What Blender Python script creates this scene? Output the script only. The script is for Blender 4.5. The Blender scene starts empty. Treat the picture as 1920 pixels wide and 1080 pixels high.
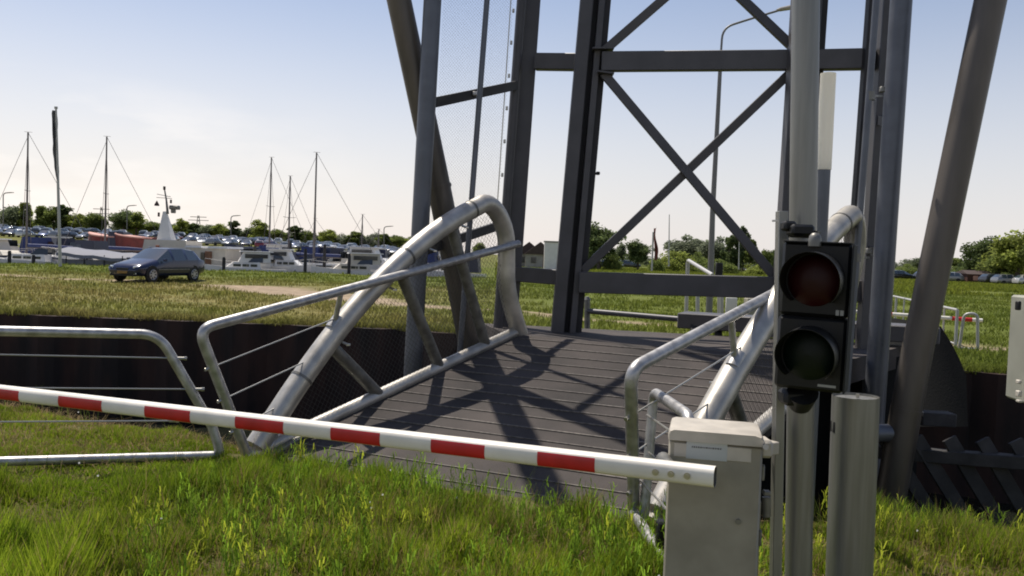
import bpy, math, random
import numpy as np
from mathutils import Vector, Matrix
random.seed(7); RNG = np.random.default_rng(7)
S = bpy.context.scene
C = S.collection
R = math.radians
# ------------------------------------------------------------------ camera
CAMH = 1.70
PITCH = math.atan(62/1600); ROLL = math.atan(.035)
cd = bpy.data.cameras.new('camera'); cam = bpy.data.objects.new('camera', cd); C.objects.link(cam)
cd.lens = 30.0; cd.sensor_width = 36.0; cd.clip_start = .05; cd.clip_end = 9000
CM = Matrix.Rotation(math.pi/2 - PITCH, 3, 'X') @ Matrix.Rotation(ROLL, 3, 'Z')
cam.matrix_world = Matrix.Translation((0, 0, CAMH)) @ CM.to_4x4()
S.camera = cam
S.render.resolution_x = 1024; S.render.resolution_y = 576
# ------------------------------------------------------------------ world, sun, exposure
SUN_AZ = 38.0     # degrees left of the viewing direction
SUN_EL = 62.5
w = bpy.data.worlds.new('World'); S.world = w; w.use_nodes = True
nt = w.node_tree; nt.nodes.clear()
wo = nt.nodes.new('ShaderNodeOutputWorld'); bg = nt.nodes.new('ShaderNodeBackground')
sky = nt.nodes.new('ShaderNodeTexSky'); sky.sky_type = 'NISHITA'; sky.sun_disc = False
sky.sun_elevation = R(SUN_EL); sky.sun_rotation = R(-SUN_AZ)
sky.altitude = 0; sky.air_density = 1.0; sky.dust_density = .35; sky.ozone_density = 1.3
tc = nt.nodes.new('ShaderNodeTexCoord')
mp = nt.nodes.new('ShaderNodeMapping'); mp.inputs['Scale'].default_value = (2.6, 2.6, 9.0)
nz = nt.nodes.new('ShaderNodeTexNoise'); nz.inputs['Scale'].default_value = 1.6; nz.inputs['Detail'].default_value = 7
nz.inputs['Roughness'].default_value = .55
rp = nt.nodes.new('ShaderNodeValToRGB'); rp.color_ramp.elements[0].position = .44; rp.color_ramp.elements[1].position = .58
sx = nt.nodes.new('ShaderNodeSeparateXYZ')
mr = nt.nodes.new('ShaderNodeMapRange'); mr.inputs[1].default_value = .115; mr.inputs[2].default_value = .175; mr.inputs[3].default_value = 1; mr.inputs[4].default_value = 0
mx_ = nt.nodes.new('ShaderNodeMapRange'); mx_.inputs[1].default_value = -.15; mx_.inputs[2].default_value = -.5; mx_.inputs[3].default_value = 0; mx_.inputs[4].default_value = 1
m1 = nt.nodes.new('ShaderNodeMath'); m1.operation = 'MULTIPLY'
m2 = nt.nodes.new('ShaderNodeMath'); m2.operation = 'MULTIPLY'
m3 = nt.nodes.new('ShaderNodeMath'); m3.operation = 'MULTIPLY'; m3.inputs[1].default_value = .6
mix = nt.nodes.new('ShaderNodeMixRGB'); mix.inputs[2].default_value = (10.0, 9.5, 9.0, 1)
tint = nt.nodes.new('ShaderNodeMixRGB'); tint.blend_type = 'MULTIPLY'; tint.inputs[0].default_value = 1; tint.inputs[2].default_value = (1.28, 1.10, 1.04, 1)
L = nt.links
L.new(tc.outputs['Generated'], mp.inputs[0]); L.new(mp.outputs[0], nz.inputs[0]); L.new(nz.outputs[0], rp.inputs[0])
L.new(tc.outputs['Generated'], sx.inputs[0]); L.new(sx.outputs[2], mr.inputs[0]); L.new(sx.outputs[0], mx_.inputs[0])
L.new(rp.outputs[0], m1.inputs[0]); L.new(mr.outputs[0], m1.inputs[1]); L.new(m1.outputs[0], m2.inputs[0]); L.new(mx_.outputs[0], m2.inputs[1])
L.new(m2.outputs[0], m3.inputs[0]); L.new(m3.outputs[0], mix.inputs[0])
L.new(sky.outputs[0], tint.inputs[1]); hz = nt.nodes.new('ShaderNodeMapRange'); hz.interpolation_type = 'SMOOTHSTEP'; hz.inputs[1].default_value = -.02; hz.inputs[2].default_value = .36; hz.inputs[3].default_value = .85; hz.inputs[4].default_value = 0
hzc = nt.nodes.new('ShaderNodeMixRGB'); hzc.inputs[1].default_value = (7.2, 6.95, 7.1, 1); hzc.inputs[2].default_value = (8.7, 8.05, 7.7, 1)
hmx = nt.nodes.new('ShaderNodeMapRange'); hmx.inputs[1].default_value = .2; hmx.inputs[2].default_value = -.4
hzm = nt.nodes.new('ShaderNodeMixRGB')
L.new(sx.outputs[2], hz.inputs[0]); L.new(sx.outputs[0], hmx.inputs[0]); L.new(hmx.outputs[0], hzc.inputs[0]); L.new(hz.outputs[0], hzm.inputs[0])
L.new(tint.outputs[0], hzm.inputs[1]); L.new(hzc.outputs[0], hzm.inputs[2]); L.new(hzm.outputs[0], mix.inputs[1]); L.new(mix.outputs[0], bg.inputs[0]); L.new(bg.outputs[0], wo.inputs[0])
bg.inputs[1].default_value = .10
sl = bpy.data.lights.new('sun', 'SUN'); sl.energy = 5.0; sl.angle = R(.55); sl.color = (1, .93, .82)
so = bpy.data.objects.new('sun', sl); C.objects.link(so)
sd = Vector((-math.sin(R(SUN_AZ))*math.cos(R(SUN_EL)), math.cos(R(SUN_AZ))*math.cos(R(SUN_EL)), math.sin(R(SUN_EL))))
so.rotation_euler = sd.to_track_quat('Z', 'Y').to_euler(); so.location = (-10, 20, 30)
S.view_settings.view_transform = 'Standard'; S.view_settings.look = 'None'; S.view_settings.exposure = 0.16; S.view_settings.gamma = 1
S.render.engine = 'CYCLES'
try: S.cycles.filter_width = 1.9
except Exception: pass

# ------------------------------------------------------------------ pixel helpers (1920x1080 photo pixel -> world)
CAM = Vector((0, 0, CAMH))
def ray(x, y): return CM @ Vector(((x-960)/1600, -(y-540)/1600, -1))
def P(x, y, Y): d = ray(x, y); return CAM + d*(Y/d.y)
def Pz(x, y, z): d = ray(x, y); return CAM + d*((z-CAMH)/d.z)
def HY(x): return 478 + .035*(x-960)
def onplane(x, y, O, N): d = ray(x, y); return CAM + d*((O-CAM).dot(N)/d.dot(N))

# ------------------------------------------------------------------ materials
def mat(name, col, rough=.6, metal=0., noise=None, nscale=8., bump=0., bscale=40., spec=.5, trans=0., col2=None, detail=4, stretch=None, coat=0., contrast=(.35,.65)):
    m = bpy.data.materials.new(name); m.use_nodes = True; t = m.node_tree; b = t.nodes['Principled BSDF']
    b.inputs['Base Color'].default_value = (*col, 1); b.inputs['Roughness'].default_value = rough; b.inputs['Metallic'].default_value = metal
    b.inputs['Specular IOR Level'].default_value = spec; b.inputs['Coat Weight'].default_value = coat
    if trans: b.inputs['Transmission Weight'].default_value = trans
    co = t.nodes.new('ShaderNodeTexCoord'); mpn = t.nodes.new('ShaderNodeMapping')
    t.links.new(co.outputs['Object'], mpn.inputs[0])
    if stretch: mpn.inputs['Scale'].default_value = stretch
    if noise or col2:
        n = t.nodes.new('ShaderNodeTexNoise'); n.inputs['Scale'].default_value = nscale; n.inputs['Detail'].default_value = detail
        t.links.new(mpn.outputs[0], n.inputs[0])
        r = t.nodes.new('ShaderNodeValToRGB'); e = r.color_ramp.elements
        e[0].position, e[1].position = contrast
        if col2: e[0].color = (*col, 1); e[1].color = (*col2, 1)
        else:
            e[0].color = (*[max(0, c*(1-noise)) for c in col], 1); e[1].color = (*[min(1, c*(1+noise)) for c in col], 1)
        t.links.new(n.outputs[0], r.inputs[0]); t.links.new(r.outputs[0], b.inputs['Base Color'])
        mrr = t.nodes.new('ShaderNodeMapRange'); mrr.inputs[3].default_value = max(0.02, rough-.08); mrr.inputs[4].default_value = min(1, rough+.12)
        t.links.new(n.outputs[0], mrr.inputs[0]); t.links.new(mrr.outputs[0], b.inputs['Roughness'])
    if bump:
        n2 = t.nodes.new('ShaderNodeTexNoise'); n2.inputs['Scale'].default_value = bscale; n2.inputs['Detail'].default_value = 3
        t.links.new(mpn.outputs[0], n2.inputs[0]); bp = t.nodes.new('ShaderNodeBump'); bp.inputs['Strength'].default_value = bump; bp.inputs['Distance'].default_value = .01
        t.links.new(n2.outputs[0], bp.inputs['Height']); t.links.new(bp.outputs[0], b.inputs['Normal'])
    return m
M = {}
M['galv'] = mat('galvanised steel', (.42, .41, .40), .42, .75, noise=.22, nscale=14, bump=.15, bscale=30)
M['galvold'] = mat('weathered galvanised steel', (.17, .165, .15), .45, .6, noise=.3, nscale=9, bump=.12)
M['alu'] = mat('brushed aluminium', (.25, .245, .225), .42, .65, noise=.12, nscale=5, bump=.06, bscale=25, stretch=(8, 8, .5))
M['tower'] = mat('grey tower paint', (.082, .078, .082), .48, .25, noise=.16, nscale=3, bump=.05)
M['towerdk'] = mat('dark tower paint', (.030, .028, .030), .55, .2, noise=.2, nscale=4)
M['pipe'] = mat('blue grey pipe paint', (.12, .128, .15), .42, .4, noise=.14, nscale=4, bump=.05)
M['rake'] = mat('weathered bronze grey pipe', (.105, .09, .076), .42, .4, noise=.25, nscale=1.6, bump=.05, stretch=(3, 3, .5))
M['arch'] = mat('arch tube steel', (.50, .47, .42), .40, .6, noise=.2, nscale=5, bump=.08, bscale=20)
M['wire'] = mat('steel wire', (.45, .43, .38), .35, .8)
M['mesh'] = mat('net wire', (.07, .065, .06), .5, .6)
M['deck'] = mat('gritty grey deck coating', (.052, .043, .039), .88, 0, noise=.38, nscale=1.7, detail=9, bump=.5, bscale=160)
M['seam'] = mat('worn deck seam', (.13, .115, .10), .8, 0, noise=.4, nscale=30)
M['white'] = mat('white boom paint', (.78, .74, .66), .38, 0, noise=.10, nscale=5, detail=9)
M['red'] = mat('red reflective sheet', (.50, .012, .015), .4, 0, noise=.12, nscale=10)
M['cab'] = mat('beige grey cabinet paint', (.29, .265, .21), .55, .1, noise=.16, nscale=5, bump=.05, bscale=120)
M['cablid'] = mat('pale cabinet lid', (.46, .42, .36), .5, .1, noise=.1, nscale=10)
M['cab2'] = mat('olive grey box paint', (.30, .30, .25), .55, .1, noise=.08, nscale=5)
M['stick'] = mat('sticker', (.42, .44, .44), .4)
M['ink'] = mat('faded ink', (.12, .12, .12), .7)
M['black'] = mat('black plastic', (.008, .008, .008), .45, spec=.3, metal=0, noise=.3, nscale=20)
M['blackm'] = mat('matt black', (.012, .012, .012), .8)
M['redlens'] = mat('red lens', (.028, .0012, .002), .45, 0, spec=.25)
M['grnlens'] = mat('green lens', (.002, .008, .005), .45, 0, spec=.25)
M['opal'] = mat('opal tube', (.66, .60, .48), .4, 0, noise=.06, nscale=3)
M['steel'] = mat('bolt steel', (.5, .48, .44), .3, .9)
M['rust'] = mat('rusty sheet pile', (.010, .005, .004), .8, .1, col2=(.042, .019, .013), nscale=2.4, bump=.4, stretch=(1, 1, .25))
M['conc'] = mat('dark abutment concrete', (.05, .05, .05), .9, 0, noise=.3, nscale=3, bump=.3)
M['concd'] = mat('shade black concrete', (.007, .007, .006), .9, 0, noise=.3, nscale=3, bump=.3)  # shade under the landing platform is put into this near-black colour
M['wood'] = mat('shade darkened fender timber', (.040, .037, .036), .85, 0, noise=.35, nscale=5, bump=.3)  # timber colour darkened to carry the shadow over the fender planks
M['bark'] = mat('bark', (.09, .07, .05), .9, 0, noise=.3, nscale=10)
M['navy'] = mat('navy car paint', (.006, .011, .045), .25, .1, coat=.5, spec=.4)
M['glass'] = mat('car glass', (.03, .045, .06), .04, 0, spec=.9, coat=.5)
M['tyre'] = mat('tyre rubber', (.018, .018, .018), .85)
M['rim'] = mat('alloy rim', (.42, .42, .44), .35, .8)
M['hlamp'] = mat('headlamp glass', (.75, .78, .8), .08, .5, coat=1)
M['plate'] = mat('yellow plate', (.22, .12, .02), .5)
M['bwhite'] = mat('boat white', (.70, .68, .65), .3, 0, noise=.05, nscale=2)
M['bcream'] = mat('boat cream', (.56, .51, .43), .4, 0, noise=.06, nscale=2)
M['bgrey'] = mat('boat tarp grey', (.16, .165, .20), .7, 0, noise=.12, nscale=3, bump=.2, bscale=6)
M['bblue'] = mat('boat navy', (.015, .02, .05), .35, 0, noise=.1, nscale=3)
M['bluec'] = mat('blue canvas', (.03, .045, .14), .7, 0, noise=.1, nscale=5)
M['bred'] = mat('red antifouling', (.17, .03, .025), .6, 0, noise=.25, nscale=2)
M['bpink'] = mat('faded pink hull band', (.60, .32, .26), .6, 0, noise=.1, nscale=3)
M['bwin'] = mat('dark boat window', (.03, .035, .04), .1, 0, spec=.8)
M['brown'] = mat('varnished brown door', (.16, .07, .035), .4, 0, noise=.25, nscale=6)
M['orange'] = mat('orange hatch', (.35, .10, .02), .5)
M['mast'] = mat('mast alloy', (.16, .14, .135), .45, .5)
M['mastl'] = mat('pale pole', (.42, .41, .40), .5, .3)
M['flag'] = mat('grey flag cloth', (.10, .10, .11), .9, 0, noise=.2, nscale=3)
M['redcloth'] = mat('dark red flag cloth', (.20, .06, .05), .9, 0, noise=.2, nscale=3)
M['roof'] = mat('dark roof', (.06, .04, .035), .8, 0, noise=.2, nscale=5)
M['brick'] = mat('red brown wall', (.07, .028, .02), .8, 0, noise=.3, nscale=3)
M['pole'] = mat('lamp post', (.17, .165, .165), .5, .4)
M['concl'] = mat('pale concrete', (.30, .28, .25), .85, 0, noise=.15, nscale=3)

def water_mat():
    m = bpy.data.materials.new('water'); m.use_nodes = True; t = m.node_tree; b = t.nodes['Principled BSDF']
    b.inputs['Base Color'].default_value = (.012, .014, .010, 1); b.inputs['Roughness'].default_value = .08
    n = t.nodes.new('ShaderNodeTexNoise'); n.inputs['Scale'].default_value = 3; n.inputs['Detail'].default_value = 4
    co = t.nodes.new('ShaderNodeTexCoord'); t.links.new(co.outputs['Object'], n.inputs[0])
    bp = t.nodes.new('ShaderNodeBump'); bp.inputs['Strength'].default_value = .25; bp.inputs['Distance'].default_value = .05
    t.links.new(n.outputs[0], bp.inputs['Height']); t.links.new(bp.outputs[0], b.inputs['Normal'])
    return m
M['water'] = water_mat()
def opal_mat():
    m = bpy.data.materials.new('opal'); m.use_nodes = True; t = m.node_tree; b = t.nodes['Principled BSDF']; b.inputs['Base Color'].default_value = (.82, .80, .75, 1); b.inputs['Roughness'].default_value = .35
    tr = t.nodes.new('ShaderNodeBsdfTranslucent'); tr.inputs[0].default_value = (.88, .86, .80, 1); ms = t.nodes.new('ShaderNodeMixShader'); ms.inputs[0].default_value = .6
    t.links.new(b.outputs[0], ms.inputs[1]); t.links.new(tr.outputs[0], ms.inputs[2]); t.links.new(ms.outputs[0], t.nodes['Material Output'].inputs[0]); return m
M['opal'] = opal_mat()
def attr_mat(name, transl=.45, rough=.75, scale=1.0, spec=.15, noise=0., nscale=3.):
    m = bpy.data.materials.new(name); m.use_nodes = True; t = m.node_tree; b = t.nodes['Principled BSDF']; out = t.nodes['Material Output']
    a = t.nodes.new('ShaderNodeAttribute'); a.attribute_name = 'Col'
    src = a.outputs['Color']
    if noise:
        co = t.nodes.new('ShaderNodeTexCoord'); n = t.nodes.new('ShaderNodeTexNoise'); n.inputs['Scale'].default_value = nscale; n.inputs['Detail'].default_value = 8; n.inputs['Roughness'].default_value = .7
        t.links.new(co.outputs['Object'], n.inputs[0])
        mr = t.nodes.new('ShaderNodeMapRange'); mr.inputs[1].default_value = .3; mr.inputs[2].default_value = .7; mr.inputs[3].default_value = 1-noise; mr.inputs[4].default_value = 1+noise
        t.links.new(n.outputs[0], mr.inputs[0]); mm = t.nodes.new('ShaderNodeMixRGB'); mm.blend_type = 'MULTIPLY'; mm.inputs[0].default_value = 1
        t.links.new(src, mm.inputs[1]); t.links.new(mr.outputs[0], mm.inputs[2]); src = mm.outputs[0]
        bp = t.nodes.new('ShaderNodeBump'); bp.inputs['Strength'].default_value = .6; bp.inputs['Distance'].default_value = .08
        t.links.new(n.outputs[0], bp.inputs['Height']); t.links.new(bp.outputs[0], b.inputs['Normal'])
    t.links.new(src, b.inputs['Base Color']); b.inputs['Roughness'].default_value = rough; b.inputs['Specular IOR Level'].default_value = spec
    if transl:
        tr = t.nodes.new('ShaderNodeBsdfTranslucent'); t.links.new(src, tr.inputs[0]); ms = t.nodes.new('ShaderNodeMixShader'); ms.inputs[0].default_value = transl
        t.links.new(b.outputs[0], ms.inputs[1]); t.links.new(tr.outputs[0], ms.inputs[2]); t.links.new(ms.outputs[0], out.inputs[0])
    return m
M['grass'] = attr_mat('grass blades', .5)
M['leaf'] = attr_mat('leaves', .58)
M['soil'] = attr_mat('ground', 0, .95, noise=.35, nscale=2.2)

# ------------------------------------------------------------------ mesh builder
class MB:
    def __init__(s): s.v = []; s.f = []; s.m = []
    def add(s, vs, fs, mi=0):
        o = len(s.v); s.v += [tuple(v) for v in vs]; s.f += [tuple(i+o for i in f) for f in fs]; s.m += [mi]*len(fs); return s
    def box(s, c, sz, rot=None, mi=0):
        c = Vector(c); x, y, z = [a/2 for a in sz]; Rm = rot or Matrix.Identity(3)
        vs = [c + Rm @ Vector((a*x, b*y, d*z)) for a in (-1, 1) for b in (-1, 1) for d in (-1, 1)]
        return s.add(vs, [(0,1,3,2), (4,6,7,5), (0,4,5,1), (2,3,7,6), (0,2,6,4), (1,5,7,3)], mi)
    def rbox(s, c, sz, bv=.01, rot=None, mi=0):
        c = Vector(c); x, y, z = [a/2 for a in sz]; Rm = rot or Matrix.Identity(3); b = min(bv, x*.45, y*.45, z*.45)
        # chamfered box: 24 verts
        vs = []; idx = {}
        for a in (-1, 1):
            for d in (-1, 1):
                for e in (-1, 1):
                    for k in range(3):
                        p = [a*(x-b), d*(y-b), e*(z-b)]; p[k] = (a*x, d*y, e*z)[k]
                        idx[(a, d, e, k)] = len(vs); vs.append(c + Rm @ Vector(p))
        fs = []
        for a in (-1, 1):
            q = [(a,-1,-1,0), (a,1,-1,0), (a,1,1,0), (a,-1,1,0)]; fs.append(tuple(idx[i] for i in (q if a > 0 else q[::-1])))
            q = [(-1,a,-1,1), (1,a,-1,1), (1,a,1,1), (-1,a,1,1)]; fs.append(tuple(idx[i] for i in (q[::-1] if a > 0 else q)))
            q = [(-1,-1,a,2), (1,-1,a,2), (1,1,a,2), (-1,1,a,2)]; fs.append(tuple(idx[i] for i in (q if a > 0 else q[::-1])))
        for a in (-1, 1):
            for d in (-1, 1):
                fs.append((idx[(a,d,-1,0)], idx[(a,d,-1,1)], idx[(a,d,1,1)], idx[(a,d,1,0)]))
                fs.append((idx[(a,-1,d,0)], idx[(a,-1,d,2)], idx[(a,1,d,2)], idx[(a,1,d,0)]))
                fs.append((idx[(-1,a,d,1)], idx[(-1,a,d,2)], idx[(1,a,d,2)], idx[(1,a,d,1)]))
                for e in (-1, 1): fs.append((idx[(a,d,e,0)], idx[(a,d,e,1)], idx[(a,d,e,2)]))
        return s.add(vs, fs, mi)
    def bar(s, a, b, w, h, up=(0, 0, 1), mi=0):
        a = Vector(a); b = Vector(b); d = (b-a); Lh = d.length; d.normalize(); u = Vector(up); sd_ = d.cross(u)
        if sd_.length < 1e-4: sd_ = d.cross(Vector((0, 1, 0)))
        sd_.normalize(); u = sd_.cross(d).normalized()
        Rm = Matrix((sd_, d, u)).transposed()
        return s.rbox((a+b)/2, (w, Lh, h), min(w, h)*.06, Rm, mi)
    def tube(s, path, r, n=14, caps=True, mi=0, oval=1.0):
        path = [Vector(p) for p in path]; k = len(path); rs = r if isinstance(r, (list, tuple)) else [r]*k
        tg = []
        for i in range(k):
            t = (path[min(i+1, k-1)] - path[max(i-1, 0)]); tg.append(t.normalized())
        nrm = tg[0].cross(Vector((0, 0, 1)))
        if nrm.length < .05: nrm = tg[0].cross(Vector((0, 1, 0)))
        nrm.normalize(); vs = []
        for i in range(k):
            nrm = (nrm - tg[i]*nrm.dot(tg[i])).normalized(); bn = tg[i].cross(nrm)
            for j in range(n):
                a = 2*math.pi*j/n; vs.append(path[i] + nrm*(math.cos(a)*rs[i]) + bn*(math.sin(a)*rs[i]*oval))
        fs = [(i*n+j, i*n+(j+1) % n, (i+1)*n+(j+1) % n, (i+1)*n+j) for i in range(k-1) for j in range(n)]
        if caps: fs += [tuple(range(n))[::-1], tuple((k-1)*n+j for j in range(n))]
        return s.add(vs, fs, mi)
    def build(s, name, mats, parent=None, loc=(0, 0, 0), smooth=True, ang=38):
        me = bpy.data.meshes.new(name); l = Vector(loc)
        me.from_pydata([(v[0]-l.x, v[1]-l.y, v[2]-l.z) for v in s.v], [], s.f)
        for m_ in (mats if isinstance(mats, (list, tuple)) else [mats]): me.materials.append(m_)
        me.polygons.foreach_set('material_index', s.m)
        if smooth:
            me.polygons.foreach_set('use_smooth', [True]*len(me.polygons)); me.update()
            try: me.set_sharp_from_angle(angle=R(ang))
            except Exception: pass
        me.update()
        o = bpy.data.objects.new(name, me); C.objects.link(o)
        if parent: o.parent = parent
        else: o.location = l
        return o
def fillet(pts, r, n=6):
    pts = [Vector(p) for p in pts]; rs = r if isinstance(r, (list, tuple)) else [r]*(len(pts)-2); out = [pts[0]]
    for i in range(1, len(pts)-1):
        a, b, c = pts[i-1], pts[i], pts[i+1]; d1 = (a-b); d2 = (c-b); q = min(rs[i-1], d1.length*.48, d2.length*.48)
        p0 = b + d1.normalized()*q; p2 = b + d2.normalized()*q
        for j in range(n+1):
            t = j/n; out.append(p0*(1-t)**2 + b*2*t*(1-t) + p2*t*t)
    out.append(pts[-1]); return out
class Thing:
    def __init__(s, name, label, cat, loc=(0, 0, 0), group=None):
        o = bpy.data.objects.new(name, None); C.objects.link(o); o.location = loc; o.empty_display_size = .2
        o['label'] = label; o['category'] = cat
        if group: o['group'] = group
        s.o = o; s.loc = Vector(loc); s.parts = {}
    def part(s, name, mb, m, parent=None, label=None, **k):
        o = mb.build(name, m, parent or s.o, s.loc, **k)
        if label: o['label'] = label
        return o
def tag(o, label, cat, group=None):
    o['label'] = label; o['category'] = cat
    if group: o['group'] = group
    return o
def struct(name, mb, m, kind='structure', **k):
    o = mb.build(name, m, **k); o['kind'] = kind; return o
def dup(root, loc=None, rot=None, scale=None, label=None, group=None):
    r = root.copy(); C.objects.link(r)
    if loc is not None: r.location = loc
    if rot is not None: r.rotation_euler = rot
    if scale is not None: r.scale = scale
    if label: r['label'] = label
    if group: r['group'] = group
    for ch in list(root.children):
        c = ch.copy(); C.objects.link(c); c.parent = r
        for g in list(ch.children):
            d = g.copy(); C.objects.link(d); d.parent = c
    return r

# ------------------------------------------------------------------ terrain
def interp(x, tab):
    return float(np.interp(x, [t[0] for t in tab], [t[1] for t in tab]))
NEAR = [(-80, 16), (-14, 11.4), (-5.6, 9.2), (-2.4, 7.55), (1.1, 5.9), (3.2, 5.75), (8, 4.9), (60, -14)]
FAR = [(-80, 23), (-11, 18.7), (-2.4, 18.3), (7.4, 14.3), (60, -2)]
def vnoise(x, y, s=1.0, seed=0):
    # smooth value noise on numpy arrays
    x = np.asarray(x, float)*s+seed*17.3; y = np.asarray(y, float)*s+seed*7.7
    xi = np.floor(x).astype(int); yi = np.floor(y).astype(int); fx = x-xi; fy = y-yi
    fx = fx*fx*(3-2*fx); fy = fy*fy*(3-2*fy)
    def h(a, b):
        n = (a*374761393 + b*668265263 + seed*1442695) & 0xffffffff
        n = ((n ^ (n >> 13))*1274126177) & 0xffffffff
        return ((n ^ (n >> 16)) & 0xffff)/65535.
    return (h(xi, yi)*(1-fx)+h(xi+1, yi)*fx)*(1-fy)+(h(xi, yi+1)*(1-fx)+h(xi+1, yi+1)*fx)*fy
def sstep(a, b, x): t = np.clip((x-a)/(b-a), 0, 1); return t*t*(3-2*t)
def near_h(X, Y):
    e = np.interp(X, [t[0] for t in NEAR], [t[1] for t in NEAR]); d = e-Y
    z = -.0 + .10*(vnoise(X, Y, .8, 1)-.5) + .05*(vnoise(X, Y, 2.7, 2)-.5)
    return z - 2.6*sstep(.10, -1.1, d) - .10*sstep(.7, .0, d)
def far_h(X, Y):
    a = X/np.maximum(Y, 1)
    z = .14*(vnoise(X, Y, .35, 3)-.5)+.10*(vnoise(X, Y, 1.1, 4)-.5) + 0*X
    z = z*sstep(0, 3, Y-np.interp(X, [t[0] for t in FAR], [t[1] for t in FAR])) 
    H = np.interp(a, [-.8, -.6, -.41, -.29, -.16, -.05, .04], [3.5, 3.3, 3.0, 2.4, 1.6, 1.0, .15])
    dk = H*sstep(112, 205, Y)
    basin = sstep(57, 60.5, Y+.22*np.maximum(-(X+12), 0)*.5)*sstep(106, 102, Y)*sstep(-1.5, -5, X)
    return z*(1-sstep(60, 90, Y)*.5) + dk - 2.4*basin
PATH = [(-60, 47), (-20, 37.5), (-13, 35.5), (-9, 33.5), (-6, 30), (-1, 26), (3, 23.4), (10, 18.9), (16, 15.6), (60, -1)]
def path_mask(X, Y):
    yc = np.interp(X, [t[0] for t in PATH], [t[1] for t in PATH]); w_ = .40 + 2.1*np.exp(-((X+8.0)/3.5)**2)
    w_ = w_*(.7+.6*vnoise(X, Y, .7, 9))
    return sstep(w_*1.25, w_*.75, np.abs(Y-yc))
def ground_cols(X, Y, near):
    n1 = vnoise(X, Y, .25, 11); n2 = vnoise(X, Y, 1.3, 12); n3 = vnoise(X, Y, 4.0, 13)
    green = np.array([.120, .135, .024]); lush = np.array([.085, .112, .018]); straw = np.array([.19, .155, .058]); sand = np.array([.30, .23, .16]); soil = np.array([.10, .075, .045])
    if near:
        t = np.clip(.55*n1+.45*n2+.2*(n3-.5), 0, 1)[:, None]
        c = green*.75*(1-t*.8)+soil*t*.8
        return c
    dry = np.clip(sstep(3, -6, X)*sstep(50, 32, Y)*(.35+1.0*n1), 0, 1)
    dry = np.clip(dry + .5*sstep(104, 112, Y)*sstep(2, -8, X), 0, 1)
    dry = np.clip(dry*(.35+.8*n2), 0, .85)[:, None]
    t = (n1*.6+n3*.4)[:, None]
    c = (green*(1-t)+lush*t)*(1-dry)+straw*dry
    pm = path_mask(X, Y)[:, None]
    return c*(1-pm)+sand*pm
def grid_obj(name, xs, ys, hf, near):
    X, Yd = np.meshgrid(xs, ys); X = X.ravel(); Yd = Yd.ravel()
    tab = NEAR if near else FAR
    e = np.interp(X, [t[0] for t in tab], [t[1] for t in tab]); Y = e-Yd if near else e+Yd
    Z = hf(X, Y); nx, ny = len(xs), len(ys)
    me = bpy.data.meshes.new(name); V = np.stack([X, Y, Z], 1)
    i = np.arange(nx*ny).reshape(ny, nx); a, b, c, d = i[:-1, :-1].ravel(), i[:-1, 1:].ravel(), i[1:, 1:].ravel(), i[1:, :-1].ravel()
    F = np.stack([a, b, c, d] if not near else [a, d, c, b], 1)
    me.from_pydata(V.tolist(), [], F.tolist())
    col = me.color_attributes.new('Col', 'FLOAT_COLOR', 'POINT'); cc = ground_cols(X, Y, near)
    col.data.foreach_set('color', np.concatenate([cc, np.ones((len(cc), 1))], 1).ravel())
    me.polygons.foreach_set('use_smooth', [True]*len(me.polygons)); me.materials.append(M['soil'])
    o = bpy.data.objects.new(name, me); C.objects.link(o); o['kind'] = 'structure'; return o
def spaced(lo, hi, mid_lo, mid_hi, st, grow=1.35):
    a = list(np.arange(mid_lo, mid_hi+1e-6, st)); s_ = st
    while a[-1] < hi: s_ *= grow; a.append(min(hi, a[-1]+s_))
    s_ = st
    while a[0] > lo: s_ *= grow; a.insert(0, max(lo, a[0]-s_))
    return np.array(a)
grid_obj('near_bank', spaced(-80, 60, -9, 8, .16), np.concatenate([np.arange(-1.3, 6, .12), spaced(6, 60, 6, 8, .4)[1:]]), near_h, True)
grid_obj('far_ground', spaced(-2500, 2500, -70, 30, .9), np.concatenate([[0, .3], spaced(.8, 3500, .8, 48, .55, 1.035)]), far_h, False)
mb = MB(); mb.add([(-90, -20, -2.1), (70, -20, -2.1), (70, 30, -2.1), (-90, 30, -2.1)], [(0, 1, 2, 3)]); struct('canal_water', mb, M['water'])
mb = MB(); mb.add([(-160, 58, -.75), (-1.2, 52, -.75), (-1.2, 106, -.75), (-160, 106, -.75)], [(0, 1, 2, 3)]); struct('harbour_water', mb, M['water'])
# sheet-pile wall, trapezoidal corrugation following the far edge
def pile_wall():
    pts = []; t_ = 0
    seg = [Vector((x, y)) for x, y in FAR]; out = []
    for a, b in zip(seg[:-1], seg[1:]):
        Ln = (b-a).length; d = (b-a)/Ln; n = Vector((d.y, -d.x)); k = int(Ln/.35)
        for i in range(k):
            ph = i % 4; off = (0, 0, .16, .16)[ph]
            out.append(a + d*(Ln*i/k) + n*(off-.02))
    out.append(seg[-1]); m = MB(); vs = []
    for p in out: vs += [(p.x, p.y, -3.0), (p.x, p.y, .02)]
    m.add(vs, [(2*i, 2*i+2, 2*i+3, 2*i+1) for i in range(len(out)-1)])
    vs = []
    for p in out: vs += [(p.x, p.y, .02), (p.x, p.y+.35, .02)]
    m.add(vs, [(2*i, 2*i+2, 2*i+3, 2*i+1) for i in range(len(out)-1)])
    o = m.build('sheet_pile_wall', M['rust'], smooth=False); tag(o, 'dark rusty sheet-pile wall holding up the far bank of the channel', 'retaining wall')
pile_wall()

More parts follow.
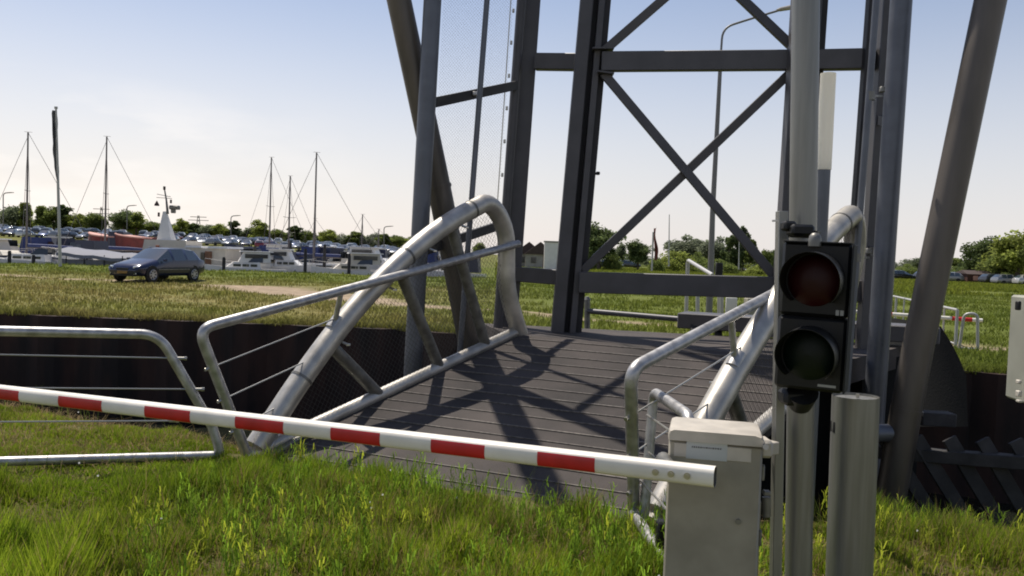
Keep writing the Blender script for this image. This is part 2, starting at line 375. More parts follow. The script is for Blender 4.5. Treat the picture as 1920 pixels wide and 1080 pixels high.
# ------------------------------------------------------------------ footbridge (deck tilted up towards the tower)
NL = P(490, 850, 7.1); FL = P(962, 630, 9.6); NR = P(1240, 972, 5.75); FR = FL + NR - NL
U = (FL-NL).normalized(); V = (NR-NL).normalized(); Wv = V.cross(U).normalized(); Nn = U.cross(Wv).normalized()
BL = (FL-NL).length; BW = (NR-NL).length
def bp(u, v, w_): return NL + U*u + V*v + Wv*w_
LEAN = .08
BI = Matrix((U, V, Wv)).transposed().inverted()
def on_left(px, py, voff=0.):   # photo point -> (u, w) on the outward leaning left truss plane
    O = NL + V*voff; c = BI @ (onplane(px, py, O, U.cross(Wv - V*LEAN)) - O); return c.x, c.z
br = Thing('footbridge', 'small steel footbridge with two arched tube trusses and a dark ribbed deck', 'bridge', NL)
mb = MB()
mb.add([bp(-.9, .04, 0), bp(-.9, BW+.0, 0), bp(BL+.05, BW, 0), bp(BL+.05, .04, 0), bp(-.9, .04, -.14), bp(-.9, BW, -.14), bp(BL+.05, BW, -.14), bp(BL+.05, .04, -.14)],
       [(0,1,2,3), (7,6,5,4), (0,4,5,1), (1,5,6,2), (2,6,7,3), (3,7,4,0)])
deck = br.part('deck', mb, M['deck'], smooth=False)
mb = MB(); u = -.82; k = 0
while u < BL:
    mb.bar(bp(u, .1, .004), bp(u, BW-.1, .004), .011 if k % 3 else .016, .010, Wv); u += random.uniform(.205, .235); k += 1
so_ = br.part('deck_rib', mb, M['seam'], deck); so_['kind'] = 'stuff'
archpx = [(480, 838), (520, 778), (555, 725), (610, 648), (660, 585), (720, 520), (790, 455), (850, 412), (890, 390)]
AP = []
for q in archpx:
    AP.append(on_left(*q))
topu, topw = AP[-1]
tail = [(topu+.20, topw+.01), (topu+.36, topw-.14), (topu+.43, topw-.42), (BL+.02, .55), (BL+.12, -.02)]
prof = AP + tail
def smoothp(p, n=5):   # Catmull-Rom
    out = []; q = [p[0]]+p+[p[-1]]
    for i in range(1, len(q)-2):
        for j in range(n):
            t = j/n; out.append(tuple(.5*((2*q[i][k])+(-q[i-1][k]+q[i+1][k])*t+(2*q[i-1][k]-5*q[i][k]+4*q[i+1][k]-q[i+2][k])*t*t+(-q[i-1][k]+3*q[i][k]-3*q[i+1][k]+q[i+2][k])*t**3) for k in (0, 1)))
    out.append(p[-1]); return out
sp = smoothp(prof)
def archw(u): return float(np.interp(u, [a for a, b in sp[:40]], [b for a, b in sp[:40]]))
flat_bp = bp
for side, v in ((-1, 0.), (1, BW)):
    def bp(u, v, w_, side=side): return flat_bp(u, v + side*LEAN*w_, w_)
    ku, kw = (1, 1) if side < 0 else (1.0, .96)
    if side > 0: sp = [(a*ku, b*kw) for a, b in sp]
    mb = MB(); mb.tube([bp(a, v, b) for a, b in sp], .098, 20); arch = br.part('arch_tube', mb, M['arch'])
    for a, b in ((.52, None), (2.0, None), (3.0, None)):
        mb = MB(); i = min(range(len(sp)), key=lambda j: abs(sp[j][0]-a)); c0 = Vector(bp(sp[i-1][0], v, sp[i-1][1])); c1 = Vector(bp(sp[i+1][0], v, sp[i+1][1])); d = (c1-c0).normalized(); c = (c0+c1)/2
        mb.tube([c-d*.012, c+d*.012], .1025, 20)
        br.part('weld_collar', mb, M['galvold'], arch)
    mb = MB(); mb.tube([bp(-.15, v, .03), bp(BL+.05, v, .03)], .062, 16); ch = br.part('bottom_chord', mb, M['arch'])
    for u0, u1 in ((.87, 1.30), (1.83, 2.13), (2.62, 2.86)):
        mb = MB(); mb.tube([bp(u1+.03, v, .04), bp(u0+.02, v, archw(u0)-.02)], .058, 14); br.part('truss_post', mb, M['galvold'])
    # net infill between chord and arch
    mb = MB(); st = .055
    def inside(u, w_): return 0 < u < BL-.02 and w_ > .05 and w_ < archw(u)-.07
    for sgn in (1, -1):
        for c in np.arange(-2.0, BL+2.0, st):
            run = None; prev = None
            for w_ in np.arange(.05, 1.6, .04):
                u = c + sgn*w_*.9
                if inside(u, w_):
                    if run is None: run = (u, w_)
                    prev = (u, w_)
                elif run:
                    if prev != run: mb.tube([bp(run[0], v, run[1]), bp(prev[0], v, prev[1])], .0016, 3, caps=False)
                    run = None
            if run and prev != run: mb.tube([bp(run[0], v, run[1]), bp(prev[0], v, prev[1])], .0016, 3, caps=False)
    br.part('safety_net', mb, M['mesh'])
    # clips on the arch
    for u in (.25, .95, 1.6, 2.2, 2.7):
        mb = MB(); c = bp(u, v, archw(u)); n_ = (V*side)
        mb.tube([c-V*side*.09-Wv*.06, c-V*side*.15-Wv*.08], .012, 8)
        mb.rbox(c-V*side*.15-Wv*.08, (.035, .035, .02), .004)
        br.part('wire_clip', mb, M['steel'])
    # handrail with sloping start leg, post and wires
    vo = v + (.13 if side < 0 else -.07); O2 = NL + V*.13
    if side < 0:
        U2 = [on_left(462, 850, .13), on_left(372, 617, .13), on_left(972, 457, .13)]
        uo = [(q.x, q.z) for q in fillet([Vector((a_, 0, b_)) for a_, b_ in U2], .13, 8)]
    hp = [bp(a, vo, b) for a, b in uo]
    mb = MB(); mb.tube(hp, .042, 16); hr = br.part('handrail', mb, M['galv'])
    a0 = uo[0]; kk = uo[1]
    mb = MB(); ub = 1.0; rw = uo[-1][1]+ (uo[-1][0]-ub)*((uo[2][1]-uo[-1][1])/(uo[-1][0]-uo[2][0]))*.0
    hw = float(np.interp(ub, [uo[9][0], uo[-1][0]], [uo[9][1], uo[-1][1]]))
    mb.tube([bp(ub, vo, hw), bp(ub-.02, v, archw(ub)+.05)], .024, 10); mb.tube([bp(ub-.06, v, archw(ub)+.03), bp(ub+.05, v, archw(ub)+.10)], .06, 12)
    br.part('handrail_post', mb, M['galv'])
    def ulow(w_):  # u on the start leg at height w
        return uo[0][0] + (uo[1][0]-uo[0][0])*((w_-uo[0][1])/(uo[1][1]-uo[0][1]))
    for w_ in (.90, .62, .34):
        mb = MB(); us = ulow(w_); i = [a for a, b in sp[:36] if b < w_+.0]; ue = max(i) if i else us+.5
        mb.tube([bp(us-.05, vo, w_), bp(ue+.03, v, w_-.0)], .006, 6); mb.tube([bp(us-.07, vo, w_), bp(us-.03, vo, w_)], .014, 8)
        br.part('tension_wire', mb, M['wire'])
bp = flat_bp
# end plate + hinge shoe at near left corner
mb = MB(); mb.bar(bp(-.05, .03, -.02), bp(.45, .03, .02), .2, .06, Wv); br.part('end_shoe', mb, M['galvold'])

# landing platform behind the deck end
LZ = FL.z - .03
p0 = FL + U*.08; p1 = FR + U*.08; q1 = P(1440, 642, 10.6); q1 = Vector((4.9, 9.9, LZ)); q0 = Vector((-.4, 11.6, LZ)); p1b = Vector((4.75, 8.25, LZ))
p0 = Vector((p0.x, p0.y, LZ)); p1 = Vector((p1.x, p1.y, LZ))
ring = [p0, p1, q1 + Vector((0, .6, 0)), q0]
lt = Thing('landing_platform', 'dark landing platform under the lift tower at the raised end of the footbridge', 'platform', (2, 10, -2.5))
mb = MB(); mb.add(ring + [p-Vector((0, 0, .25)) for p in ring], [(0,1,2,3), (7,6,5,4), (0,4,5,1), (1,5,6,2), (2,6,7,3), (3,7,4,0)]); lt.part('slab', mb, M['deck'], smooth=False)
mb = MB(); a = P(1277, 599, 11.4); b = P(1760, 628, 10.2); mb.bar(a, b, .5, .2); lt.part('edge_beam', mb, M['tower'])
mb = MB(); mb.box((2.2, 10.9, -.95), (4.4, .8, 3.2)); mb.box((4.55, 10.6, -.95), (.7, 1.0, 3.2)); mb.box((.2, 11.1, -1), (.35, .35, 3.1)); lt.part('pier', mb, M['concd'], smooth=False)
mb = MB()
for x in (1300, 1345, 1395): mb = MB(); mb.bar(P(x, 600, 11.2), P(x+2, 632, 11.0), .09, .09); lt.part('bracket', mb, M['towerdk'])
# wing wall at the far abutment (dark sloping)
ww = MB(); pts = [P(1740, 606, 13.6), P(1764, 612, 13.4), P(1785, 645, 13.2), P(1800, 675, 13.1), P(1812, 706, 13.0), P(1815, 800, 13.0), P(1700, 800, 13.6)]
fr = [p for p in pts]; bk = [p+Vector((-.1, 1.6, 0)) for p in pts]; n = len(pts)
ww.add(fr+bk, [tuple(range(n)), tuple(range(2*n-1, n-1, -1))]+[(i, i+n, (i+1) % n+n, (i+1) % n) for i in range(n)])
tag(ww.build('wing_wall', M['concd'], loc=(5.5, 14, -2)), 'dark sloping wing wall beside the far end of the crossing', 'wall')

# ------------------------------------------------------------------ lift tower
tw = Thing('lift_tower', 'tall grey steel lift tower with cross braces and raking pipe legs behind the footbridge', 'lift tower', (2, 10.5, LZ))
def ext(a, b, ya, yb, Ya, Yb=None):
    """line through photo points a,b (at distance Ya) continued to photo rows ya (top) and yb (foot)"""
    Yb = Yb or Ya
    f = lambda y: a[0] + (b[0]-a[0])*(y-a[1])/(b[1]-a[1])
    return P(f(ya), ya, Ya), P(f(yb), yb, Yb)
TOP = -560
def tpipe(name, a, b, Y, r, yfoot, m, parent=None, ytop=TOP, n=18):
    t, f = ext(a, b, ytop, yfoot, Y); mb = MB(); mb.tube([t, f], r, n); return tw.part(name, mb, m, parent)
tpipe('front_pipe', (811, 0), (774, 690), 9.4, .098, 1150, M['pipe'])
tpipe('front_pipe', (1690, 0), (1641, 740), 8.7, .105, 1150, M['pipe'])
for pts_, Y, r in (([(630, -560), (748, 0), (823, 350), (880, 640), (940, 960)], 10.4, .140), ([(1975, -560), (1857, 0), (1786, 340), (1713, 690), (1694, 800), (1640, 1090)], 8.1, .141)):
    mb = MB(); mb.tube(fillet([P(x, y, Y if Y < 9 else 10.0 - .9*(640-y)/1200) for x, y in pts_], .4), r if Y < 9 else .136, 24); g = tw.part('raking_leg', mb, M['rake'])
    Yc = Y if Y < 9 else 9.78; mb = MB(); c = P(*[(823, 350), (1700, 770)][Y < 9], Yc); d = (P(*[(880, 640), (1640, 1090)][Y < 9], Y if Y < 9 else 10.)-c).normalized(); mb.tube([c-d*.02, c+d*.02], r+.006, 24); tw.part('weld_collar', mb, M['rake'], g)
mb = MB(); mb.tube([P(1590, 812, 8.1), P(1700, 812, 8.1)], .085, 18); tw.part('foot_strut', mb, M['pipe'])
# slender guide rods with clamps
t, f = ext((913, 0), (862, 665), TOP, 1000, 9.6); mb = MB(); mb.tube([t, f], .032, 12); tw.part('guide_rod', mb, M['pipe'])
t, f = ext((1643, 0), (1587, 735), TOP, 1000, 7.75); mb = MB(); mb.tube([t, f], .030, 12); gr = tw.part('guide_rod', mb, M['pipe'])
for y, x in ((180, 1632), (483, 1606)):
    mb = MB(); mb.bar(P(x, y, 7.75), P(x+22, y, 8.5), .02, .02); mb.tube([P(x, y-8, 7.75), P(x, y+8, 7.75)], .038, 12); mb.rbox(P(x+22, y-12, 8.5), (.05, .05, .06), .01); tw.part('clamp', mb, M['galvold'], gr)
# back columns A and D
t, f = ext((978, 0), (933, 620), TOP, 640, 11.0); mb = MB(); mb.tube([t, f], .062, 16); tw.part('back_pipe', mb, M['tower'])
t, f = ext((999, 0), (955, 620), TOP, 640, 11.2); mb = MB(); mb.bar(t, f, .20, .16, (0, 1, 0)); ca = tw.part('back_column', mb, M['tower'])
mb = MB(); t, f = ext((986, 0), (942, 620), TOP, 640, 11.09); mb.bar(t, f, .012, .02, (0, 1, 0)); tw.part('column_seam', mb, M['towerdk'], ca)
def column(name, xl0, xr0, xl1, xr1, y1, Y):
    # built-up column: left flange, dark web, right flange, seen from the front
    w0 = xr0-xl0; w1 = xr1-xl1
    def strip(a, b, dY, th, m, nm, par=None):
        t, f = ext((xl0+w0*(a+b)/2, 0), (xl1+w1*(a+b)/2, y1), TOP, 634, Y+dY); wd = w0*(b-a)*(Y+dY)/1600; mb = MB(); mb.bar(t, f, wd, th, (0, 1, 0)); return tw.part(nm, mb, m, par)
    r_ = strip(0, .42, 0, .20, M['tower'], name)
    strip(.36, .66, .12, .04, M['towerdk'], 'web_plate', r_)
    strip(.60, .80, .0, .18, M['tower'], 'guide_flange', r_)
    strip(.80, 1.0, .09, .12, M['towerdk'], 'guide_flange', r_)
    return r_
column('main_column', 1088, 1145, 1033, 1090, 620, 10.7)
column('main_column', 1487, 1550, 1448, 1508, 620, 10.2)
t, f = ext((1632, 0), (1606, 360), TOP, 640, 9.9); mb = MB(); mb.bar(t, f, .065, .12, (0, 1, 0)); tw.part('back_column', mb, M['towerdk'])
t, f = ext((1662, 0), (1637, 360), TOP, 660, 9.9); mb = MB(); mb.bar(t, f, .12, .16, (0, 1, 0)); tw.part('back_column', mb, M['tower'])
# beams
def beam(x0, y0, Y0, x1, y1, Y1, hpx, dp, m=M['tower'], name='cross_beam'):
    a = P(x0, y0, Y0); b = P(x1, y1, Y1); mb = MB(); h = hpx*(Y0+Y1)/2/1600; mb.bar(a, b, dp, h); o = tw.part(name, mb, m); return o
beam(1004, 116, 11.05, 1094, 117, 10.86, 30, .14)
beam(1128, 116, 10.6, 1496, 113, 10.32, 36, .12)
beam(1530, 113, 10.2, 1640, 111, 9.95, 37, .14)
mb = MB(); mb.bar(P(1110, 93, 10.6), P(1150, 93, 10.6), .2, .02); tw.part('gusset', mb, M['tower']); mb = MB(); mb.bar(P(1120, 136, 10.6), P(1150, 140, 10.6), .2, .02); tw.part('gusset', mb, M['tower'])
beam(968, 514, 11.05, 1050, 520, 10.86, 28, .14)
beam(1086, 529, 10.6, 1470, 540, 10.3, 40, .14)
beam(1500, 541, 10.2, 1625, 546, 9.95, 40, .14)
beam(960, -400, 11.2, 1690, -405, 9.9, 40, .14, name='top_beam')
beam(1150, -235, 10.6, 1500, -238, 10.32, 38, .12)
def brace(a, b, Y0, Y1, wpx, dY=0):
    mb = MB(); A = P(*a, Y0+dY); B = P(*b, Y1+dY); mb.bar(A, B, wpx*.86*10.5/1600, .06, (0, 1, 0)); return tw.part('diagonal_brace', mb, M['tower'])
brace((1132, 138), (1462, 530), 10.62, 10.32, 19); brace((1484, 134), (1092, 508), 10.32, 10.62, 19, .07)
brace((1132, 96), (1489, -215), 10.62, 10.32, 19, .07); brace((1490, 92), (1130, -250), 10.32, 10.62, 19)
# side ties between front and back, left and right side
for a, b, Y0, Y1 in (((806, 194), (968, 160), 9.45, 10.95), ((788, 472), (950, 418), 9.45, 10.95), ((834, -90), (985, -130), 9.45, 10.95), ((1680, 235), (1650, 225), 8.8, 9.8), ((1664, 480), (1634, 470), 8.8, 9.8)):
    mb = MB(); mb.bar(P(*a, Y0), P(*b, Y1), .05, .11); tw.part('side_tie', mb, M['towerdk'])
mb = MB(); c = P(893, 176, 10.1); mb.rbox(c, (.09, .07, .05), .01); tw.part('tie_clamp', mb, M['galv'])
# net panel on the left side of the tower
def qd(px, py, t): return None
def sidept(s_, y):    # s 0..1 between front pipe and back column at photo row y
    a = P(828-.054*y, y, 9.45); b = P(966-.075*y, y, 10.95); return a.lerp(b, s_)
mb = MB(); cell = .052
for k in np.arange(0, 150):
    for sgn in (1, -1):
        # lines running diagonally
        y0 = -250 + k*6.5; yA = y0; yB = y0 + sgn*150
        if max(yA, yB) < -200 or min(yA, yB) > 640: continue
        mb.tube([sidept(.02, yA), sidept(.98, yB)], .0008, 3, caps=False)
tw.part('side_net', mb, M['mesh'])
mb = MB()
for y in (20, 80, 142, 203, 265, 328, 400): mb.rbox(P(964-.068*y, y, 10.9), (.03, .03, .05), .006)
t, f = P(968, -150, 10.85), P(930, 420, 10.85); mb.tube([t, f], .007, 6); tw.part('net_clip', mb, M['wire'])
# sensor on column, lamp bracket
mb = MB(); mb.rbox(P(1121, 325, 10.5), (.05, .05, .04), .01); mb.bar(P(1114, 327, 10.5), P(1124, 327, 10.5), .01, .01); tw.part('sensor', mb, M['black'])
# rail across the landing behind the tower
rt = Thing('guard_rail', 'low horizontal pipe rail with one short post behind the lift tower', 'railing', P(1100, 640, 14.5))
mb = MB(); mb.tube([P(1100, 583, 14.5), P(1282, 599, 13.5)], .045, 12); rt.part('rail', mb, M['tower'])
mb = MB(); mb.tube([P(1101, 562, 14.5), P(1101, 690, 14.5)], .05, 12); mb.tube([P(1101, 556, 14.5), P(1101, 562, 14.5)], [.03, .06], 12); rt.part('post', mb, M['galvold'])

# ------------------------------------------------------------------ near bank railings
def rail_thing(label, pts, rad, wires, bottom, base, r=.037):
    t = Thing('bank_railing', label, 'railing', base, 'pipe railings on the near bank')
    mb = MB(); mb.tube(fillet(pts, rad, 8), r, 16); t.part('frame', mb, M['galv'])
    if bottom: mb = MB(); mb.tube(bottom, .036, 12); t.part('bottom_rail', mb, M['galv'])
    for a, b in wires:
        mb = MB(); a = Vector(a); b = Vector(b); d = (b-a).normalized(); mb.tube([a, b], .006, 6); mb.tube([b-d*.05, b], .012, 8); mb.tube([b, b+d*.02], .016, 6); t.part('tension_wire', mb, M['wire'])
    return t
rl = lambda x, y: P(x, y, 6.1 + .6*min(max(x, -700), 420)/410)
t = rail_thing('galvanised pipe railing with tension wires on the bank left of the footbridge', [rl(-700, 606), rl(298, 627), rl(398, 800), rl(414, 850), rl(411, 915)], [.14, .0, .12], [(rl(-650, 652), rl(345, 672)), (rl(-650, 722), rl(378, 730)), (rl(-650, 795), rl(330, 789))], [rl(-650, 884), rl(408, 854)], P(411, 900, 6.7))
mb = MB(); mb.tube([rl(-690, 600), rl(-690, 930)], .037, 14); t.part('post', mb, M['galv'])
# right bank railing running towards the camera behind the barrier housing
rr_ = lambda s_, z: Vector((.93+.62*s_, 5.72-2.1*s_, z))
t = rail_thing('galvanised pipe railing with short wires partly hidden by the barrier housing', [Pz(1207, 975, .02), Vector((.95, 5.55, .84)), Vector((1.0, 4.65, .85)), Vector((1.03, 4.45, -.02))], [.1, .1], [], None, Pz(1207, 975, 0), r=.033)
mb = MB(); mb.tube([P(1188, 962, 5.5), P(1255, 1065, 4.5), P(1290, 1110, 4.2)], .035, 12); t.part('bottom_rail', mb, M['galv'])
for a, b in (((1213, 778, 5.3), (1262, 812, 4.5)), ((1216, 848, 5.3), (1262, 890, 4.5)), ((1200, 900, 5.5), (1262, 968, 4.4))):
    mb = MB(); mb.tube([P(*a), P(*b)], .007, 6); t.part('tension_wire', mb, M['wire'])
mb = MB(); mb.rbox(P(1243, 1002, 4.75), (.075, .08, .16), .012); tag(mb.build('junction_box', M['black'], loc=P(1243, 1030, 4.75)), 'small black box fixed low beside the barrier housing', 'junction box')

# ------------------------------------------------------------------ barrier with boom
bt = Thing('boom_barrier', 'closed red and white boom barrier with its beige housing in the foreground', 'barrier', (.74, 3.45, 0))
hl = P(1255, 800, 3.38); hr_ = P(1432, 812, 3.30)
ax = Vector((hr_.x-hl.x, hr_.y-hl.y, 0)); HW = ax.length; ax.normalize(); ay = Vector((-ax.y, ax.x, 0)); RH = Matrix((ax, ay, Vector((0, 0, 1)))).transposed()
HT = P(1340, 832, 3.34).z; hc = Vector(((hl.x+hr_.x)/2, (hl.y+hr_.y)/2, 0)) + ay*.13
mb = MB(); mb.rbox(hc+Vector((0, 0, HT/2-.04)), (HW, .26, HT+.08), .008, RH); hs = bt.part('housing', mb, M['cab'])
# lid: rounded profile
mb = MB(); prof_ = [(-.5, 0), (-.505, .022), (-.49, .037), (-.45, .043), (.42, .043), (.48, .036), (.505, .022), (.5, 0)]
n = len(prof_); vs = []
for s_ in (-.145, -.135, .135, .145):
    k_ = .97 if abs(s_) > .14 else 1
    for x, z in prof_: vs.append(hc + ax*(x*HW*k_*1.01) + ay*s_ + Vector((0, 0, HT+.004+z*k_)))
fs = [(j*n+i, j*n+i+1, (j+1)*n+i+1, (j+1)*n+i) for j in range(3) for i in range(n-1)]+[tuple(range(n))[::-1], tuple(3*n+i for i in range(n))]+[(0, n, 2*n, 3*n, 4*n-1, 3*n-1, 2*n-1, n-1)]
mb.add(vs, fs); bt.part('lid', mb, M['cablid'])
fp = hc - ay*.131
mb = MB(); mb.rbox(fp+Vector((0, 0, HT-.035))+ax*-.01, (HW*.82, .006, .055), .002, RH); bt.part('front_panel', mb, M['cablid'], hs)
mb = MB(); c = P(1325, 850, 3.30); c = fp + ax*((c-fp).dot(ax)) + Vector((0, 0, c.z-fp.z)); c.z = c.z; mb.box(c-ay*.002, (.158, .004, .072), RH); stk = bt.part('label_plate', mb, M['stick'], hs, smooth=False)
mb = MB(); xx = -.058; random.seed(3)
while xx < .058:
    wd = random.uniform(.003, .008); mb.box(c-ay*.0048+ax*(xx+wd/2)+Vector((0, 0, .012)), (wd, .001, .006), RH); xx += wd+.003
bt.part('small_print', mb, M['ink'], stk, smooth=False)
mb = MB(); mb.box(hc+ax*(HW/2+.002)+Vector((0, 0, HT/2-.1)), (.006, .2, HT-.25), RH); bt.part('service_door', mb, M['cab'], hs, smooth=False)
for zz in (.25, .62, .88): mb = MB(); mb.rbox(hc+ax*(HW/2+.006)-ay*.10+Vector((0, 0, zz)), (.012, .03, .06), .003, RH); bt.part('hinge', mb, M['galvold'], hs)
for zz, xx in ((.42, .135), (.39, .125)): mb = MB(); cc_ = fp+ax*xx+Vector((0, 0, zz)); mb.tube([cc_, cc_-ay*.004], .0035, 8); bt.part('rivet', mb, M['steel'], hs)
mb = MB(); cc_ = fp+ax*.10+Vector((0, 0, HT-.30)); mb.tube([cc_, cc_-ay*.006], .011, 14); bt.part('keyhole', mb, M['galvold'], hs)
# boom
B0 = P(1341, 894, 3.14); Bm = P(0, 735, 4.62); bd = (Bm-B0).normalized(); B1 = B0 + bd*5.6
BR0, BR1 = .0375, .0385
def brad(t): return BR0
bl = (B1-B0).length; bup = Vector((0, 0, 1)); bs = bd.cross(bup).normalized(); bup = bs.cross(bd).normalized()
if bs.y > 0: bs = -bs
mb = MB(); n = 20
def bprof(a, k=1.0):  # superellipse section
    c_, s_ = math.cos(a), math.sin(a); e = .72
    return (math.copysign(abs(c_)**e, c_)*.036*k, math.copysign(abs(s_)**e, s_)*.0385*k)
vs = []
for t_ in (0, bl):
    for j in range(n):
        x_, z_ = bprof(2*math.pi*j/n); vs.append(B0 + bd*t_ + bs*x_ + bup*z_)
mb.add(vs, [(j, (j+1) % n, n+(j+1) % n, n+j) for j in range(n)] + [tuple(range(n, 2*n))])
bm_ = bt.part('boom', mb, M['white'])
mb = MB(); vs2 = [v_ for v_ in vs[:n]] + [v_ + bd*.03 for v_ in vs[:n]]; vs2 = [B0+ (v_-B0)*.93 for v_ in vs2[:n]] + [B0 + bd*.12 + (v_-B0)*.9 for v_ in vs[:n]]
mb.add(vs2, [(j, (j+1) % n, n+(j+1) % n, n+j) for j in range(n)]+[tuple(range(n, 2*n))]); bt.part('boom_end_bore', mb, M['galvold'], bm_)
def t_at(px):
    lo, hi = 0, bl
    d = lambda t_: (CM.transposed() @ (B0+bd*t_-CAM))
    for _ in range(50):
        m_ = (lo+hi)/2; q = d(m_); x = 960+1600*q.x/-q.z
        if x > px: lo = m_
        else: hi = m_
    return lo
for a, b in ((1013, 1120), (815, 915), (628, 720), (450, 540), (281, 366), (120, 201), (-32, 46), (-176, -104), (-310, -244)):
    t0, t1 = t_at(b), t_at(a); vs = []; k_ = 12
    for t_ in (t0, t1):
        for j in range(k_+1):
            aa = R(-52) + R(84)*j/k_; x_, z_ = bprof(aa, 1.0); nn = Vector((x_, z_)).normalized()*.0009; vs.append(B0+bd*t_+bs*(x_+nn.x)+bup*(z_+nn.y))
    mb = MB(); mb.add(vs, [(j, j+1, k_+2+j, k_+1+j) for j in range(k_)]); bt.part('red_stripe', mb, M['red'], bm_)
mb = MB()
for px_ in (1233, 1262, 1292):
    c = B0 + bd*t_at(px_) + bs*.035; mb.tube([c, c+bs*.006], .0125, 14); mb.tube([c+bs*.006, c+bs*.010], .007, 6)
bt.part('bolt', mb, M['steel'], bm_)
c = B0+bd*.16; mb = MB(); mb.tube([c+Vector((0, .02, 0)), c+Vector((0, .20, 0))], .03, 14); bt.part('boom_hub', mb, M['galvold'], hs)
mb = MB(); mb.rbox(P(1432, 838, 3.36), (.05, .10, .07), .012); mb.tube([P(1436, 838, 3.30), P(1436, 838, 3.24)], .012, 10); mb.bar(P(1425, 842, 3.4), P(1452, 838, 3.45), .05, .05); bt.part('bracket', mb, M['cablid'], hs)
mb = MB(); mb.tube([P(1437, 932, 3.42), P(1437, 968, 3.42)], .018, 12); mb.rbox(P(1437, 924, 3.42), (.03, .03, .02), .004); bt.part('lock', mb, M['galvold'], hs)

# ------------------------------------------------------------------ traffic signal
st_ = Thing('traffic_signal', 'black two-lamp traffic signal with unlit red and green lenses on a tall metal post', 'traffic light', P(1494, 1300, 3.62))
t, f = ext((1511, 0), (1497, 1080), -330, 1300, 3.62); mb = MB(); mb.tube([f, t], .0565, 24); mb.tube([t, t+Vector((0, 0, .02))], [.0565, .05], 24); st_.part('post', mb, M['alu'])
t, f = ext((1466, 396), (1454, 1080), 396, 1290, 3.50); mb = MB(); mb.bar(t, f, .038, .05, (0, 1, 0)); st_.part('mounting_rail', mb, M['alu'])
mb = MB(); mb.bar(P(1458, 414, 3.44), P(1448, 414, 3.44), .008, .008); st_.part('rail_pin', mb, M['steel'])
HWd, HHt = .250, .560; hc_ = P(1523, 594, 3.22); RS = Matrix.Rotation(R(-27), 3, 'Z') @ Matrix.Rotation(R(1.0), 3, 'Y')
def sp_(x, y, z): return hc_ + RS @ Vector((x, y, z))
mb = MB()
for z in (.141, -.141): mb.rbox(sp_(0, .055, z), (HWd, .11, .279), .012, RS)
hd = st_.part('signal_head', mb, M['black'])
mb = MB(); mb.rbox(sp_(HWd/2+.004, .05, 0), (.007, .13, HHt*.99), .003, RS); mb.rbox(sp_(0, .05, HHt/2+.002), (HWd*.97, .12, .006), .002, RS); st_.part('housing_edge', mb, M['blackm'], hd)
for z, m_, nm in ((.138, 'redlens', 'red_lens'), (-.142, 'grnlens', 'green_lens')):
    mb = MB(); vs = []; n = 28; rings = [(.098, 0), (.09, -.008), (.07, -.017), (.04, -.024), (.0001, -.027)]
    for r_, d_ in rings:
        for j in range(n): vs.append(sp_(math.cos(2*math.pi*j/n)*r_, -.004+d_, z+math.sin(2*math.pi*j/n)*r_))
    fs = [(i*n+j, i*n+(j+1) % n, (i+1)*n+(j+1) % n, (i+1)*n+j) for i in range(4) for j in range(n)]; mb.add(vs, fs); st_.part(nm, mb, M[m_], hd)
    # visor: open at the bottom, longer on top
    for dr, m2, nm2 in ((0, 'black', 'visor'),):
        mb = MB(); n = 34; vs = []; a0, a1 = R(-48), R(228)
        for j in range(n+1):
            a = a0+(a1-a0)*j/n; ln = .085 + .085*max(0, math.sin((a-a0)/(a1-a0)*math.pi))**.6
            ca_, sa = math.cos(a), math.sin(a)
            for r_, y_ in ((.108, .0), (.106, -ln), (.1035, -ln), (.1035, -.004)): vs.append(sp_(ca_*r_, y_, z+sa*r_))
        fs = []
        for j in range(n):
            for k_ in range(3): a = j*4+k_; fs.append((a, a+1, a+5, a+4))
        mb.add(vs, fs); st_.part(nm2, mb, M['black'], hd)
mb = MB(); c = sp_(.088, -.0015, .022)
mb.box(c, (.012, .002, .02), RS); mb.box(c+RS@Vector((.016, 0, 0)), (.012, .002, .02), RS); mb.box(sp_(.068, -.0015, -.256), (.065, .002, .009), RS); st_.part('maker_mark', mb, mat('mark grey', (.30, .30, .29), .5), hd, smooth=False)
mb = MB(); mb.rbox(P(1500, 432, 3.36), (.09, .09, .045), .012); mb.rbox(P(1478, 424, 3.38), (.05, .06, .04), .012); mb.bar(P(1480, 438, 3.4), P(1535, 440, 3.34), .05, .03); tb = st_.part('top_bracket', mb, M['black'])
mb = MB(); c = P(1528, 447, 3.22); vs = []; mb.tube([c+Vector((0, 0, -.03)), c+Vector((0, 0, -.006)), c+Vector((0, 0, .010)), c+Vector((0, 0, .019)), c+Vector((0, 0, .022))], [.024, .024, .020, .012, .002], 18); st_.part('cap_bolt', mb, M['galvold'], tb)
mb = MB(); mb.rbox(P(1485, 744, 3.34), (.09, .10, .06), .015); mb.tube([P(1505, 735, 3.3), P(1500, 758, 3.36)], [.06, .045], 16); st_.part('lower_bracket', mb, M['black'])

# light bollard: aluminium tube
t, f = ext((1604.5, 742), (1592, 1080), 742, 1290, 3.72); mb = MB(); n = 36
d = (t-f); rr = .0985
mb.tube([f, f+d*.5, t], rr, n, caps=False); mb.tube([f, t-(d.normalized()*.001)], rr-.004, n, caps=False); mb.tube([t-d.normalized()*.012, t-d.normalized()*.011], rr-.002, n)
po = tag(mb.build('metal_post', M['alu'], loc=f), 'thick plain aluminium tube post with a flat top right of the signal post', 'post')
mb = MB(); mb.tube([t+Vector((0, -.02, -.006)), t+Vector((0, -.02, .012))], .008, 8); b_ = MB(); 
o = mb.build('top_screw', M['steel'], po, loc=f)
mb = MB(); mb.rbox(P(1563, 800, 3.72), (.012, .05, .05), .003); mb.rbox(P(1558, 980, 3.74), (.012, .04, .3), .003); o = mb.build('side_bracket', M['black'], po, loc=f)

